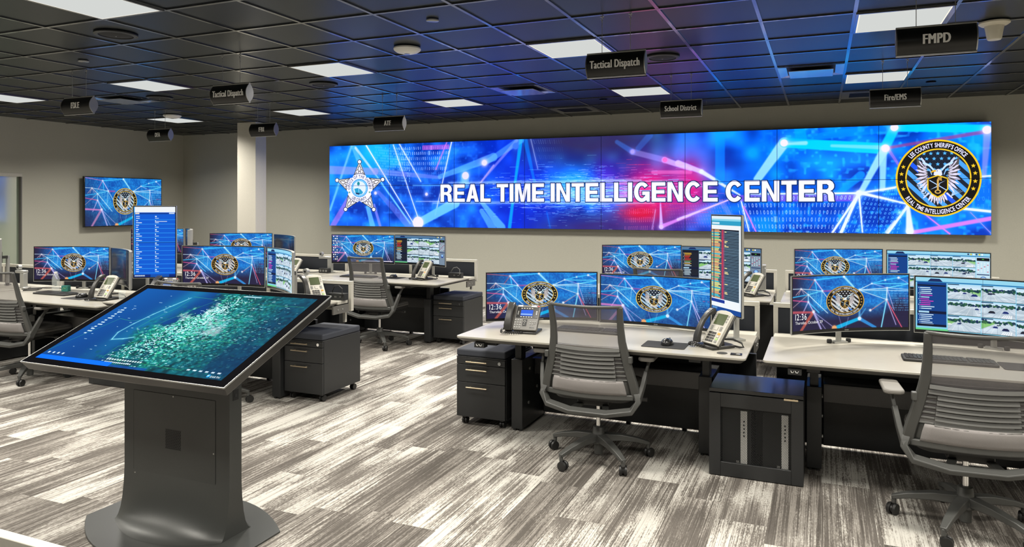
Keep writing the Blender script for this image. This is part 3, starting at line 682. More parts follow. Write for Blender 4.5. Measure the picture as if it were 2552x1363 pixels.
def banner(c, x0, x1, y0, y1, txt):
    """heavy block capitals (1 unit = cap height), white with a navy outline"""
    t = 0.215
    def ring(r, w, a0, a1, cx, cy, sx=1.0, n=22):
        o = [(cx + sx * r * math.cos(R(a0 + (a1 - a0) * i / n)), cy + r * math.sin(R(a0 + (a1 - a0) * i / n))) for i in range(n + 1)]
        q = [(cx + (sx * r - w) * math.cos(R(a0 + (a1 - a0) * i / n)), cy + (r - w * 0.92) * math.sin(R(a0 + (a1 - a0) * i / n))) for i in range(n + 1)]
        return o + q[::-1]
    def box(a, b, d, e): return [(a, b), (d, b), (d, e), (a, e)]
    G = {
        'E': (0.66, [[(0, 0), (0.66, 0), (0.66, 0.19), (t, 0.19), (t, 0.41), (0.61, 0.41), (0.61, 0.59), (t, 0.59), (t, 0.81), (0.65, 0.81), (0.65, 1), (0, 1)]]),
        'L': (0.60, [[(0, 0), (0.60, 0), (0.60, 0.19), (t, 0.19), (t, 1), (0, 1)]]),
        'T': (0.64, [[(0.2125, 0), (0.4275, 0), (0.4275, 0.81), (0.64, 0.81), (0.64, 1), (0, 1), (0, 0.81), (0.2125, 0.81)]]),
        'I': (t, [box(0, 0, t, 1)]),
        'M': (0.84, [[(0, 0), (0.19, 0), (0.19, 0.74), (0.33, 0), (0.51, 0), (0.65, 0.74), (0.65, 0), (0.84, 0), (0.84, 1), (0.55, 1), (0.42, 0.33), (0.29, 1), (0, 1)]]),
        'N': (0.72, [[(0, 0), (0.20, 0), (0.20, 0.68), (0.50, 0), (0.72, 0), (0.72, 1), (0.52, 1), (0.52, 0.33), (0.22, 1), (0, 1)]]),
        'A': (0.74, [[(0, 0), (0.22, 0), (0.28, 0.19), (0.46, 0.19), (0.52, 0), (0.74, 0), (0.48, 1), (0.26, 1)], [(0.325, 0.36), (0.415, 0.36), (0.37, 0.72)]]),
        'R': (0.70, [[(0, 0), (t, 0), (t, 0.40), (0.34, 0.40), (0.43, 0.33), (0.45, 0.05), (0.48, 0), (0.70, 0), (0.68, 0.10), (0.66, 0.36), (0.60, 0.46), (0.53, 0.49), (0.63, 0.56), (0.68, 0.66), (0.68, 0.79), (0.62, 0.92), (0.52, 0.99), (0.45, 1), (0, 1)], [(t, 0.57), (0.38, 0.57), (0.45, 0.63), (0.46, 0.75), (0.39, 0.82), (t, 0.82)]]),
        'C': (0.74, [ring(0.515, 0.21, 38, 322, 0.38, 0.5, 0.74, 30)]),
        'G': (0.77, [ring(0.515, 0.21, 40, 318, 0.38, 0.5, 0.74, 30) , [(0.40, 0.34), (0.40, 0.53), (0.76, 0.53), (0.76, 0.0), (0.62, 0.0), (0.60, 0.12), (0.50, 0.20), (0.55, 0.34)]]),
    }
    gap, sp = 0.085, 0.27
    tot = sum((G[q][0] + gap) if q != ' ' else sp for q in txt) - gap
    h = y1 - y0; k = (x1 - x0) / tot
    for ps in (0, 1):
        x = x0
        for q in txt:
            if q == ' ': x += sp * k; continue
            w, polys = G[q]
            P = [[(x + a * k, y1 - b * h) for a, b in p] for p in polys]
            if ps == 0:
                for p in P:
                    for a, b in zip(p, p[1:] + p[:1]): c.seg(*a, *b, 9, 9, (14, 44, 96))
            elif q in 'AR':
                flat = Canvas(1, 1)
                X0, Y0 = int(x) - 2, int(y0) - 8; m = Canvas(int(w * k) + 8, int(h) + 16)
                m.poly([(a - X0, b - Y0) for a, b in P[0]], (1, 1, 1)); m.poly([(a - X0, b - Y0) for a, b in P[1]], (0, 0, 0))
                c.blend(X0, Y0, m.a[..., 0], (246, 246, 246))
            else:
                for p in P: c.poly(p, (246, 246, 246))
            x += (w + gap) * k

def make_wall_picture():
    W, H = 4096, 576
    c = Canvas(W, H); yy, xx = np.mgrid[0:H, 0:W].astype(np.float32); u = xx / W; v = yy / H
    n1 = vnoise(H, W, 9, 60, 1); n2 = vnoise(H, W, 30, 210, 2); n3 = vnoise(H, W, 5, 22, 3)
    k = np.clip(((0.55 * n3 + 0.45 * n1) - 0.5) * 2.0 + 0.42, 0, 1)[..., None]
    base = np.array([2, 48, 172]) / 255 * (1 - k) + np.array([30, 160, 255]) / 255 * k
    right = np.array([0, 58, 182]) / 255 * (1 - k) + np.array([4, 160, 255]) / 255 * k
    t = np.clip((u - 0.62) / 0.1, 0, 1)[..., None]
    a = base * (1 - t) + right * t
    sp = np.clip((n2 - 0.62) * 3, 0, 1) * np.clip((u - 0.72) / 0.06, 0, 1)
    a += (sp * 0.55)[..., None] * (np.array([40, 225, 255]) / 255 - a)
    spl = np.clip((n2 - 0.66) * 3, 0, 1) * np.clip((0.36 - u) / 0.06, 0, 1)
    a += (spl * 0.35)[..., None] * (np.array([60, 180, 255]) / 255 - a)
    # deep blue, then dark violet middle, then the magenta flare
    g = np.exp(-((u - 0.38) / 0.085) ** 2) * 0.75
    a += g[..., None] * (np.array([3, 36, 205]) / 255 - a)
    g = np.clip(1 - np.abs(u - 0.485) / 0.135, 0, 1) ** 0.6 * np.clip(1.15 - 2.9 * v, 0, 1)
    a += np.clip(g * 1.2, 0, 0.93)[..., None] * (np.array([50, 42, 92]) / 255 - a)
    g = np.clip(1 - np.abs(u - 0.50) / 0.13, 0, 1) ** 0.7 * np.clip((v - 0.74) * 4.5, 0, 1)
    a += np.clip(g, 0, 0.85)[..., None] * (np.array([58, 30, 110]) / 255 - a)
    g = np.exp(-((u - 0.575) / 0.042) ** 2 - ((v - 0.60) / 0.30) ** 2)
    a += np.clip(g * 1.15, 0, 1)[..., None] * (np.array([238, 12, 128]) / 255 - a)
    g = np.exp(-((u - 0.632) / 0.030) ** 2 - ((v - 0.55) / 0.33) ** 2)
    a += np.clip(g * 0.9, 0, 1)[..., None] * (np.array([245, 20, 140]) / 255 - a)
    g = np.exp(-((u - 0.560) / 0.030) ** 2 - ((v - 0.82) / 0.08) ** 2)
    a += np.clip(g, 0, 0.9)[..., None] * (np.array([225, 16, 60]) / 255 - a)
    g = np.exp(-((u - 0.505) / 0.022) ** 2 - ((v - 0.5) / 0.24) ** 2)
    a += np.clip(g * 0.7, 0, 1)[..., None] * (np.array([110, 30, 205]) / 255 - a)
    g = np.exp(-((u - 0.452) / 0.036) ** 2 - ((v - 0.50) / 0.14) ** 2)
    a += np.clip(g, 0, 1)[..., None] * (np.array([20, 170, 250]) / 255 - a)
    c.a = a.astype(np.float32)
    g = np.exp(-((u - 0.085) / 0.06) ** 2 - ((v - 0.12) / 0.35) ** 2)
    a += np.clip(g * 0.8, 0, 1)[..., None] * (np.array([20, 205, 250]) / 255 - a)
    c.a = a.astype(np.float32)
    # digit fields
    for q in range(26):                                             # slanting grid panes left of the digits
        x = 0.096 + q * 0.0021 * (1 + q * 0.012)
        for j in range(13):
            y = 0.02 + j * 0.032 + q * 0.0016
            if rng.random() < 0.8: c.rect(x * W, y * H, (x + 0.0011) * W, (y + 0.022) * H, (150, 235, 255), 0.25 + 0.02 * q)
    bits(c, ((0.1328, 0.0267), (0.2432, 0.0315), (0.1480, 0.40), (0.2360, 0.40)), 6, 26, (205, 240, 255), 0.9, 4, 1.0, lambda u, v: 1 if v < 0.85 else 0.4)
    c.rect(0.1900 * W, 0.03 * H, 0.2412 * W, 0.085 * H, (240, 90, 205), 0.55)
    bits(c, ((0.249, 0.01), (0.295, 0.0), (0.244, 0.5), (0.292, 0.46)), 10, 18, (120, 200, 255), 0.5, 5, 1.0, lambda u, v: (1 - u) * (1 - v * 0.7))
    bits(c, ((0.135, 0.5), (0.215, 0.5), (0.16, 0.95), (0.21, 0.95)), 9, 22, (90, 190, 255), 0.32, 6)
    bits(c, ((0.3871, -0.01), (0.4371, 0.0), (0.41, 0.42), (0.446, 0.42)), 5, 13, (130, 165, 225), 0.55, 8, 1.0, lambda u, v: (1 - v) * (1 - u * 0.6))
    bits(c, ((0.5351, 0.765), (0.584, 0.75), (0.5351, 1.03), (0.580, 1.02)), 3, 15, (255, 130, 190), 0.6, 9)
    c.rect(0.69 * W, 0.635 * H, 0.851 * W, 0.70 * H, (190, 80, 215), 0.55)
    bits(c, ((0.6934, 0.635), (0.8490, 0.628), (0.7050, 1.05), (0.8369, 1.045)), 6, 31, (200, 236, 255), 0.92, 10)
    bits(c, ((0.8490, 0.64), (0.9080, 0.70), (0.8280, 1.05), (0.8985, 1.0)), 9, 13, (120, 225, 255), 0.85, 12)
    bits(c, ((0.880, 0.59), (0.905, 0.57), (0.875, 0.68), (0.905, 0.69)), 3, 10, (120, 225, 255), 0.8, 13)
    bits(c, ((0.960, 0.50), (1.0, 0.50), (0.955, 0.78), (1.0, 0.78)), 4, 8, (70, 160, 240), 0.6, 14)
    bits(c, ((0.595, 0.72), (0.685, 0.66), (0.600, 0.98), (0.700, 0.96)), 8, 26, (235, 150, 230), 0.5, 15, 1.0, lambda u, v: 0.3 + 0.7 * u)
    for x0, y0, x1, y1, w0, w1, k, al in WALL_LINES:
        wide = max(w0, w1) > 0.03
        c.seg(x0 * W, y0 * H, x1 * W, y1 * H, w0 * H, w1 * H, PAL[k], min(1, al * (1.02 if wide else 1.1)), 8 if wide else 2.5, 0 if wide else 5)
    for x, y, r, k in WALL_NODES:
        c.disc(x * W, y * H, r * H * 1.02, r * H * 1.02, PAL[k], 0.97, 5, 10)
    # bright glitch bars behind the lettering
    rr = random.Random(3)
    for i in range(1500):
        x = rr.gauss(0.475, 0.075); y = rr.gauss(0.60, 0.13)
        if not 0.23 < x < 0.69: continue
        e = math.exp(-((y - 0.6) / 0.15) ** 2)
        L = rr.expovariate(1 / 0.008) + 0.002
        col = (255, 130, 215) if x > 0.52 and rr.random() < 0.75 else ((140, 235, 255) if rr.random() < 0.7 else (240, 250, 255))
        if x > 0.52 and abs(y - 0.5) > 0.16: col = (250, 60, 130)
        c.rect(x * W, y * H, (x + L) * W, y * H + rr.choice((2, 2, 3, 5)), col, 0.25 + 0.6 * e * rr.random())
    for y, x0, x1, al in ((0.478, 0.24, 0.56, 0.8), (0.492, 0.27, 0.60, 0.55), (0.715, 0.21, 0.58, 0.75), (0.70, 0.25, 0.52, 0.5), (0.60, 0.33, 0.62, 0.5), (0.65, 0.36, 0.60, 0.5), (0.545, 0.43, 0.66, 0.45)):
        c.seg(x0 * W, y * H, x1 * W, y * H, 3, 3, (215, 250, 255), al, 3, 7)
    banner(c, 0.2247 * W, 0.8223 * W, 0.497 * H, 0.701 * H, 'REAL TIME INTELLIGENCE CENTER')
    c.blit(*SEAL_BLUE, 0.8941 * W, 0.1428 * H, 0.9903 * W, 0.8426 * H)
    c.blit(*BADGE, 0.0075 * W, 0.150 * H, 0.1200 * W, 0.878 * H)
    # the wall is over-bright in its blue channel, to strengthen the blue glow it casts: blue is kept high while red and green stay in range
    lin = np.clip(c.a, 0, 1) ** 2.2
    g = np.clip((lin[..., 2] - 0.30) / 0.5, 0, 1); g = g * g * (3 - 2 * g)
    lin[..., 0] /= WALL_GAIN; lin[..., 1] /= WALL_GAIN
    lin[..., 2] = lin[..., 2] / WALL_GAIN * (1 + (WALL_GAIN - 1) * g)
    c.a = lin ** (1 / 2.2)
    return c.image('video_wall_picture')

# ---- desktop wallpaper used on the monitors
def make_wallpaper(name, W, H, dark, seal, clock, rx=0.168, cx=0.484, cy=0.485, ry=0.29, icons=False):
    c = Canvas(W, H); yy, xx = np.mgrid[0:H, 0:W].astype(np.float32); u = xx / W; v = yy / H
    n1 = vnoise(H, W, 8, 16, 21); n2 = vnoise(H, W, 40, 80, 22)
    k = (0.5 * n1 + 0.5 * n2)[..., None]
    a = np.array([8, 70, 170]) / 255 * (1 - k) + np.array([44, 165, 245]) / 255 * k
    d = np.clip(1 - u / 0.24, 0, 1) * 0.9 + np.clip((v - 0.52) * 2.8, 0, 1) * 0.9 + np.exp(-((u - 0.93) / 0.09) ** 2) * np.clip((v - 0.3) * 4, 0, 1) * 0.75
    d = np.clip(d * dark * 1.15, 0, 0.96)[..., None]
    a = a * (1 - d) + np.array([38, 30, 60]) / 255 * d
    c.a = a.astype(np.float32)
    for poly, al in ((((0.12, 0.26), (0.28, 0.275), (0.34, 0.6), (0.28, 0.66), (0.15, 0.34)), 0.75), (((0.61, 0.28), (0.836, 0.25), (0.83, 0.46)), 0.6)):
        c.poly([(x * W, y * H) for x, y in poly], (20, 150, 240), al * 0.5)
        P = np.array(poly)
        for _ in range(900):
            x, y = P[:, 0].min() + rng.random() * np.ptp(P[:, 0]), P[:, 1].min() + rng.random() * np.ptp(P[:, 1])
            ins = False; j = len(P) - 1
            for i in range(len(P)):
                if (P[i][1] > y) != (P[j][1] > y) and x < (P[j][0] - P[i][0]) * (y - P[i][1]) / (P[j][1] - P[i][1]) + P[i][0]: ins = not ins
                j = i
            if ins:
                x = round(x * 110) / 110; y = round(y * 52) / 52
                c.rect(x * W, y * H, x * W + W * 0.0045, y * H + H * 0.009, (110, 225, 255), al)
    for j in range(9):
        for i in range(22):
            if rng.random() < 0.75:
                x = 0.865 + i * 0.0062 + j * 0.001; y = 0.30 + j * 0.045
                c.rect(x * W, y * H, (x + 0.0025) * W, (y + 0.024) * H, (230, 90, 130) if (j == 3 and i > 9) else (110, 190, 250), 0.7)
    c.rect(0.285 * W, 0.265 * H, 0.37 * W, 0.30 * H, (230, 70, 150), 0.5)
    r = (205, 90, 100) if dark > 0.6 else (225, 130, 200)
    b, w, q = (60, 195, 255), (210, 240, 255), (200, 190, 250)
    for x0, y0, x1, y1, wd, col, al in (
        (0.0, 0.01, 0.21, 0.065, 5, r, .7), (0.211, 0.065, 0.476, 0.02, 9, b, .9), (0.211, 0.065, 0.23, 0.27, 9, b, .85), (0.211, 0.065, 0.285, 0.275, 8, q, .9), (0.211, 0.065, 0.155, 0.24, 6, r, .6),
        (0.476, 0.02, 0.56, 0.22, 14, (150, 225, 255), .9), (0.0, 0.215, 0.08, 0.22, 3, w, .9), (0.08, 0.22, 0.28, 0.275, 3, w, .95), (0.08, 0.22, 0.149, 0.335, 3, (240, 215, 225), .9), (0.08, 0.22, 0.03, 0.33, 3, (240, 190, 190), .8),
        (0.08, 0.22, 0.055, 0.33, 2, (240, 190, 190), .8), (0.08, 0.22, 0.11, 0.33, 2, (230, 200, 230), .7), (0.0, 0.37, 0.149, 0.335, 5, b, .95), (0.149, 0.335, 0.28, 0.275, 4, (110, 225, 255), .95), (0.149, 0.335, 0.149, 0.47, 6, (140, 215, 255), .9),
        (0.149, 0.335, 0.33, 0.70, 4, w, .9), (0.149, 0.335, 0.0, 0.56, 2, (240, 190, 190), .8), (0.149, 0.47, 0.0, 0.425, 6, (230, 90, 150), .8), (0.149, 0.47, 0.25, 0.68, 6, (80, 200, 255), .9), (0.149, 0.47, 0.09, 0.70, 8, q, .7), (0.149, 0.47, 0.198, 0.66, 8, q, .85),
        (0.28, 0.275, 0.40, 0.62, 4, w, .85), (0.28, 0.275, 0.265, 0.56, 2, w, .7), (0.0, 0.65, 0.20, 0.67, 16, r, .75), (0.198, 0.66, 0.08, 1.0, 22, (225, 100, 80) if dark > 0.6 else (215, 140, 190), .65), (0.198, 0.66, 0.27, 1.0, 14, q, .7), (0.198, 0.66, 0.40, 1.0, 3, q, .7), (0.198, 0.66, 0.31, 1.0, 5, q, .5),
        (0.61, 0.275, 0.713, 0.16, 4, w, .95), (0.713, 0.16, 0.821, 0.095, 6, b, .95), (0.821, 0.095, 0.925, 0.05, 8, b, .95), (0.925, 0.05, 1.0, 0.01, 8, b, .9), (0.713, 0.165, 1.0, 0.163, 5, (90, 215, 255), .95), (0.713, 0.16, 0.836, 0.245, 3, q, .7), (0.925, 0.05, 1.0, 0.16, 4, q, .6),
        (0.61, 0.28, 0.836, 0.25, 4, w, .95), (0.836, 0.245, 1.0, 0.17, 5, (110, 225, 255), .95), (0.61, 0.285, 1.0, 0.30, 3, w, .85), (0.836, 0.245, 1.0, 0.275, 3, w, .8), (0.836, 0.245, 0.832, 0.47, 6, w, .95), (0.61, 0.285, 0.832, 0.47, 3, w, .9),
        (0.832, 0.47, 0.79, 1.0, 7, (130, 225, 255), .9), (0.832, 0.47, 0.95, 1.0, 6, (230, 90, 120) if dark > 0.6 else q, .85), (0.832, 0.47, 0.905, 0.95, 4, q, .8), (0.836, 0.25, 0.89, 0.66, 3, q, .8), (0.832, 0.47, 0.70, 0.68, 4, (240, 130, 130) if dark > 0.6 else q, .85), (0.832, 0.47, 0.74, 0.60, 9, (60, 180, 240), .5),
        (0.39, 1.0, 0.61, 0.825, 26, (10, 175, 230), .9), (0.61, 0.825, 0.61, 0.62, 14, (110, 200, 255), .6), (0.61, 0.825, 0.74, 1.0, 22, (50, 150, 230), .8), (0.61, 0.80, 0.66, 0.64, 10, (90, 190, 250), .5), (0.515, 0.80, 0.49, 1.0, 2, q, .5), (0.43, 0.76, 0.46, 1.0, 2, q, .5)):
        s = W / 1000
        c.seg(x0 * W, y0 * H, x1 * W, y1 * H, wd * s * 1.25, wd * s * 1.0, col, min(1, al * 1.1), 1.5 if wd < 8 else 5, 3 * s)
    for x, y, rr in ((.211, .065, 7), (.476, .02, 9), (.08, .22, 5), (.149, .335, 5), (.28, .275, 7), (.149, .47, 7), (.198, .66, 11), (.61, .275, 8), (.713, .16, 6), (.821, .095, 6), (.925, .05, 9), (.836, .245, 6), (.832, .47, 9), (.61, .825, 15), (.70, .67, 10)):
        c.disc(x * W, y * H, rr * W / 1000, rr * W / 1000, (228, 240, 255), 0.95, 3, 4)
    c.disc(0.39 * W, 0.99 * H, 0.022 * W, 0.022 * W, (245, 170, 110), 0.95, 4, 5)
    c.blit(*seal, (cx - rx) * W, (cy - ry) * H, (cx + rx) * W, (cy + ry) * H)
    if clock:
        c.text(0.024 * W, 0.800 * H, '12:36', 0.165 * H, (250, 250, 250), 0.004, 0.72, track=0.07)
        c.text(0.024 * W, 0.880 * H, 'Thursday, October 29', 0.078 * H, (248, 248, 248), 0.006, 0.80, width=0.262 * W)
    if icons:
        for j in range(11):
            for i in range(3):
                c.rect((0.014 + i * 0.026) * W, (0.03 + j * 0.085) * H, (0.030 + i * 0.026) * W, (0.075 + j * 0.085) * H, ((235, 240, 245), (70, 120, 200), (250, 250, 250))[(i + j) % 3], 0.95)
        c.rect(0.45 * W, 0.955 * H, 0.98 * W, 0.985 * H, (235, 225, 235), 0.9)
    return c.image(name)

# ---- traffic camera viewer
def road_scene(c, x0, y0, x1, y1, seed):
    r = random.Random(seed); w, h = x1 - x0, y1 - y0
    s = Canvas(int(w), int(h), (228, 240, 250)); W, H = s.w, s.h
    hz = H * r.uniform(0.22, 0.42)
    s.a[:int(hz)] = np.linspace(0, 1, max(int(hz), 1))[:, None, None] * (np.array([236, 246, 252]) - np.array([180, 220, 245])) / 255 + np.array([180, 220, 245]) / 255
    s.a[int(hz):] = (np.array([196, 212, 224]) / 255 + (vnoise(H - int(hz), W, 6, 3, seed)[..., None] - 0.5) * 0.16)
    vx = W * r.uniform(0.2, 0.8)
    g = r.choice((0, 1, 2))
    if g != 1: s.poly([(0, hz), (vx, hz), (-W * 0.3, H)] if g == 0 else [(W, hz), (vx, hz), (W * 1.4, H)], (126, 196, 96), 0.85)
    for k in range(-2, 4):
        s.seg(vx + k * 3, hz, vx + k * W * 0.42, H * 1.05, 1, 6, (160, 178, 198), 0.6, 1.5); s.seg(vx + k * 3 + 1, hz, vx + (k + 0.5) * W * 0.42, H * 1.05, 1, 3, (245, 248, 252), 0.8, 1)
    for _ in range(90):
        x = r.uniform(0, W); y = hz + r.gauss(-H * 0.03, H * 0.045); q = r.uniform(0.012, 0.05) * W
        s.disc(x, y, q, q * 0.8, r.choice(((24, 56, 74), (30, 84, 66), (16, 40, 84), (60, 110, 70))), 0.9, 1.5)
    for _ in range(r.randint(2, 4)):
        t = r.random(); x = vx + r.uniform(-0.6, 0.6) * W * t; y = hz + (H - hz) * (0.12 + 0.6 * t); q = W * (0.02 + 0.11 * t)
        col = r.choice(((20, 28, 70), (26, 30, 44), (235, 240, 245), (24, 40, 110)))
        s.poly([(x - q, y), (x - q * 0.8, y - q * 0.45), (x - q * 0.4, y - q * 0.8), (x + q * 0.5, y - q * 0.8), (x + q, y - q * 0.35), (x + q, y)], col, 0.95)
        s.poly([(x - q * 1.5, y + q * 0.12), (x + q, y + q * 0.12), (x + q, y), (x - q, y)], (40, 60, 110), 0.6)
    if r.random() < 0.5:
        for k in range(5): s.poly([(W * (0.55 + 0.07 * k), H), (W * (0.60 + 0.07 * k), H), (W * (0.70 + 0.05 * k), H * 0.74), (W * (0.67 + 0.05 * k), H * 0.74)], (250, 252, 255), 0.9)
    s.rect(0, 0, W * 0.35, H * 0.06, (14, 40, 80), 0.9); s.rect(0, H * 0.97, W, H, (40, 60, 60), 0.9)
    c.a[int(y0):int(y0) + H, int(x0):int(x0) + W] = s.a[:c.h - int(y0), :c.w - int(x0)]

def make_feed(name, W, H, side, top, seed):
    r = random.Random(seed); c = Canvas(W, H, (130, 205, 235) if not top else (52, 70, 96))
    c.rect(0, 0, W, 0.075 * H, (150, 215, 240) if not top else (90, 120, 150)); c.rect(0, 0.075 * H, W, 0.095 * H, (40, 120, 180))
    c.poly([(0.08 * W, 0.075 * H), (0.10 * W, 0.02 * H), (0.16 * W, 0.02 * H), (0.18 * W, 0.075 * H)], (24, 44, 96))
    c.rect(0.01 * W, 0.095 * H, 0.205 * W, 0.93 * H, side); c.rect(0.01 * W, 0.14 * H, 0.20 * W, 0.165 * H, (10, 18, 40))
    y = 0.19
    for k in range(19):
        if 0.62 < y < 0.70: y = 0.70; c.rect(0.01 * W, 0.635 * H, 0.205 * W, 0.685 * H, (10, 22, 56)); c.rect(0.02 * W, 0.64 * H, 0.09 * W, 0.675 * H, (170, 215, 240))
        L = r.uniform(0.05, 0.085); col = (210, 235, 250)
        if top and k < 11: col = ((240, 190, 60), (240, 190, 60), (235, 120, 40), (230, 60, 50), (230, 60, 50), (230, 60, 50), (235, 90, 60), (120, 190, 90), (220, 235, 245), (240, 190, 60), (220, 235, 245))[k]
        elif not top and k in (4, 6, 7, 8, 9): col = (226, 60, 190)
        c.rect((0.028 + 0.008 * (k % 3 > 0)) * W, y * H, (0.04 + L) * W, (y + 0.016) * H, col); c.rect((0.018 + 0.008 * (k % 3 > 0)) * W, y * H, (0.024 + 0.008 * (k % 3 > 0)) * W, (y + 0.016) * H, (200, 225, 245))
        y += 0.036
    c.rect(0.01 * W, 0.885 * H, 0.205 * W, 0.93 * H, (8, 18, 44)); c.rect(0, 0.965 * H, 0.22 * W, H, (110, 215, 140))
    for j in range(3):
        for i in range(3):
            road_scene(c, (0.213 + i * 0.219) * W, (0.105 + j * 0.298) * H, (0.213 + (i + 1) * 0.219) * W - 4, (0.105 + (j + 1) * 0.298) * H - 4, seed * 31 + j * 3 + i)
    c.rect(0.872 * W, 0.095 * H, W, H, (196, 228, 244) if not top else (120, 140, 160)); c.rect(0.878 * W, 0.12 * H, 0.995 * W, 0.20 * H, (8, 14, 26)); c.rect(0.925 * W, 0.15 * H, 0.945 * W, 0.165 * H, (80, 200, 60))
    for j in range(6):
        for i in range(4): c.rect((0.885 + i * 0.029) * W, (0.25 + j * 0.045) * H, (0.900 + i * 0.029) * W, (0.27 + j * 0.045) * H, (235, 245, 250) if (i + j) % 4 else (220, 120, 140))
    c.rect(0.878 * W, 0.55 * H, 0.995 * W, 0.575 * H, (16, 36, 90)); c.disc(0.938 * W, 0.68 * H, 0.030 * W, 0.030 * W, (30, 60, 150)); c.disc(0.938 * W, 0.665 * H, 0.022 * W, 0.018 * W, (150, 200, 245))
    for i in range(6): c.rect((0.79 + i * 0.026) * W, 0.015 * H, (0.806 + i * 0.026) * W, 0.055 * H, ((40, 60, 100), (220, 200, 60), (240, 245, 250))[i % 3])
    c.rect(0.44 * W, 0, 0.442 * W, H, (40, 60, 90), 0.8)
    return c.image(name)

def make_list_blue():
    W, H = 420, 760; c = Canvas(W, H, (6, 92, 214))
    c.rect(0, 0, W, 0.08 * H, (240, 244, 248)); c.rect(0, 0.085 * H, W, 0.105 * H, (10, 60, 150)); c.rect(0.03 * W, 0.085 * H, 0.13 * W, 0.105 * H, (230, 220, 200)); c.rect(0.85 * W, 0.085 * H, 0.98 * W, 0.103 * H, (200, 220, 245))
    r = random.Random(5)
    for k in range(13):
        y = 0.13 + k * 0.063
        c.rect(0.02 * W, (y + 0.05) * H, W, (y + 0.058) * H, (40, 150, 245), 0.9)
        for q in (0.0, 0.028): c.rect(0.05 * W, (y + q) * H, (0.05 + r.choice((0.05, 0.07, 0.09, 0.14))) * W, (y + q + 0.011) * H, (225, 240, 252))
        c.rect(0.51 * W, y * H, (0.53 + 0.02 * (k % 3 == 0)) * W, (y + 0.018) * H, (215, 238, 250)); c.rect(0.51 * W, (y + 0.030) * H, 0.60 * W, (y + 0.039) * H, (200, 228, 248))
    c.rect(0.51 * W, 0.205 * H, 0.80 * W, 0.213 * H, (235, 240, 245)); c.rect(0, 0.505 * H, W, 0.511 * H, (10, 30, 80)); c.rect(0, 0, 0.02 * W, H, (60, 170, 250))
    c.rect(0, 0.962 * H, W, H, (4, 40, 120)); c.rect(0.4 * W, 0.962 * H, 0.85 * W, H, (20, 100, 200), 0.7)
    for i in range(10): c.rect((0.02 + i * 0.025) * W, 0.97 * H, (0.037 + i * 0.025) * W, 0.988 * H, (210, 225, 240))
    return c.image('dispatch_list_blue')

def make_list_dark():
    W, H = 420, 760; c = Canvas(W, H, (8, 18, 34)); r = random.Random(8)
    c.rect(0, 0, W, 0.03 * H, (225, 240, 248)); c.rect(0, 0.03 * H, W, 0.095 * H, (40, 160, 200)); c.rect(0, 0.03 * H, W, 0.05 * H, (140, 215, 235)); c.rect(0.02 * W, 0.065 * H, 0.28 * W, 0.085 * H, (210, 235, 245)); c.rect(0, 0.095 * H, W, 0.14 * H, (242, 246, 248))
    n = 52
    for k in range(n):
        y = 0.145 + k * (0.72 / n); h = 0.72 / n
        c.rect(0, (y + h * 0.70) * H, W, (y + h) * H, (150, 195, 225), 0.9)
        col = r.choice(((240, 150, 60), (240, 150, 60), (240, 170, 80), (235, 220, 90), (40, 190, 200), (70, 200, 120)))
        for a, b in ((0.0, 0.06), (0.10, 0.10 + r.uniform(0.13, 0.26))): c.rect(a * W, y * H, b * W, (y + h * 0.66) * H, col)
        c.rect(0.36 * W, y * H, 0.40 * W, (y + h) * H, (210, 40, 80)); c.rect(0.42 * W, y * H, 0.44 * W, (y + h) * H, (190, 60, 110))
        if r.random() < 0.25: c.rect(0.46 * W, y * H, r.uniform(0.5, 0.6) * W, (y + h * 0.66) * H, (230, 200, 110))
    c.rect(0, 0.865 * H, W, 0.95 * H, (242, 247, 250)); c.rect(0, 0.873 * H, 0.46 * W, 0.905 * H, (16, 50, 150)); c.rect(0, 0.95 * H, W, H, (14, 70, 150)); c.rect(0.94 * W, 0.14 * H, W, 0.95 * H, (235, 242, 246))
    for i in range(6): c.rect((0.03 + i * 0.03) * W, 0.955 * H, (0.05 + i * 0.03) * W, 0.975 * H, (110, 170, 220))
    return c.image('dispatch_list_dark')

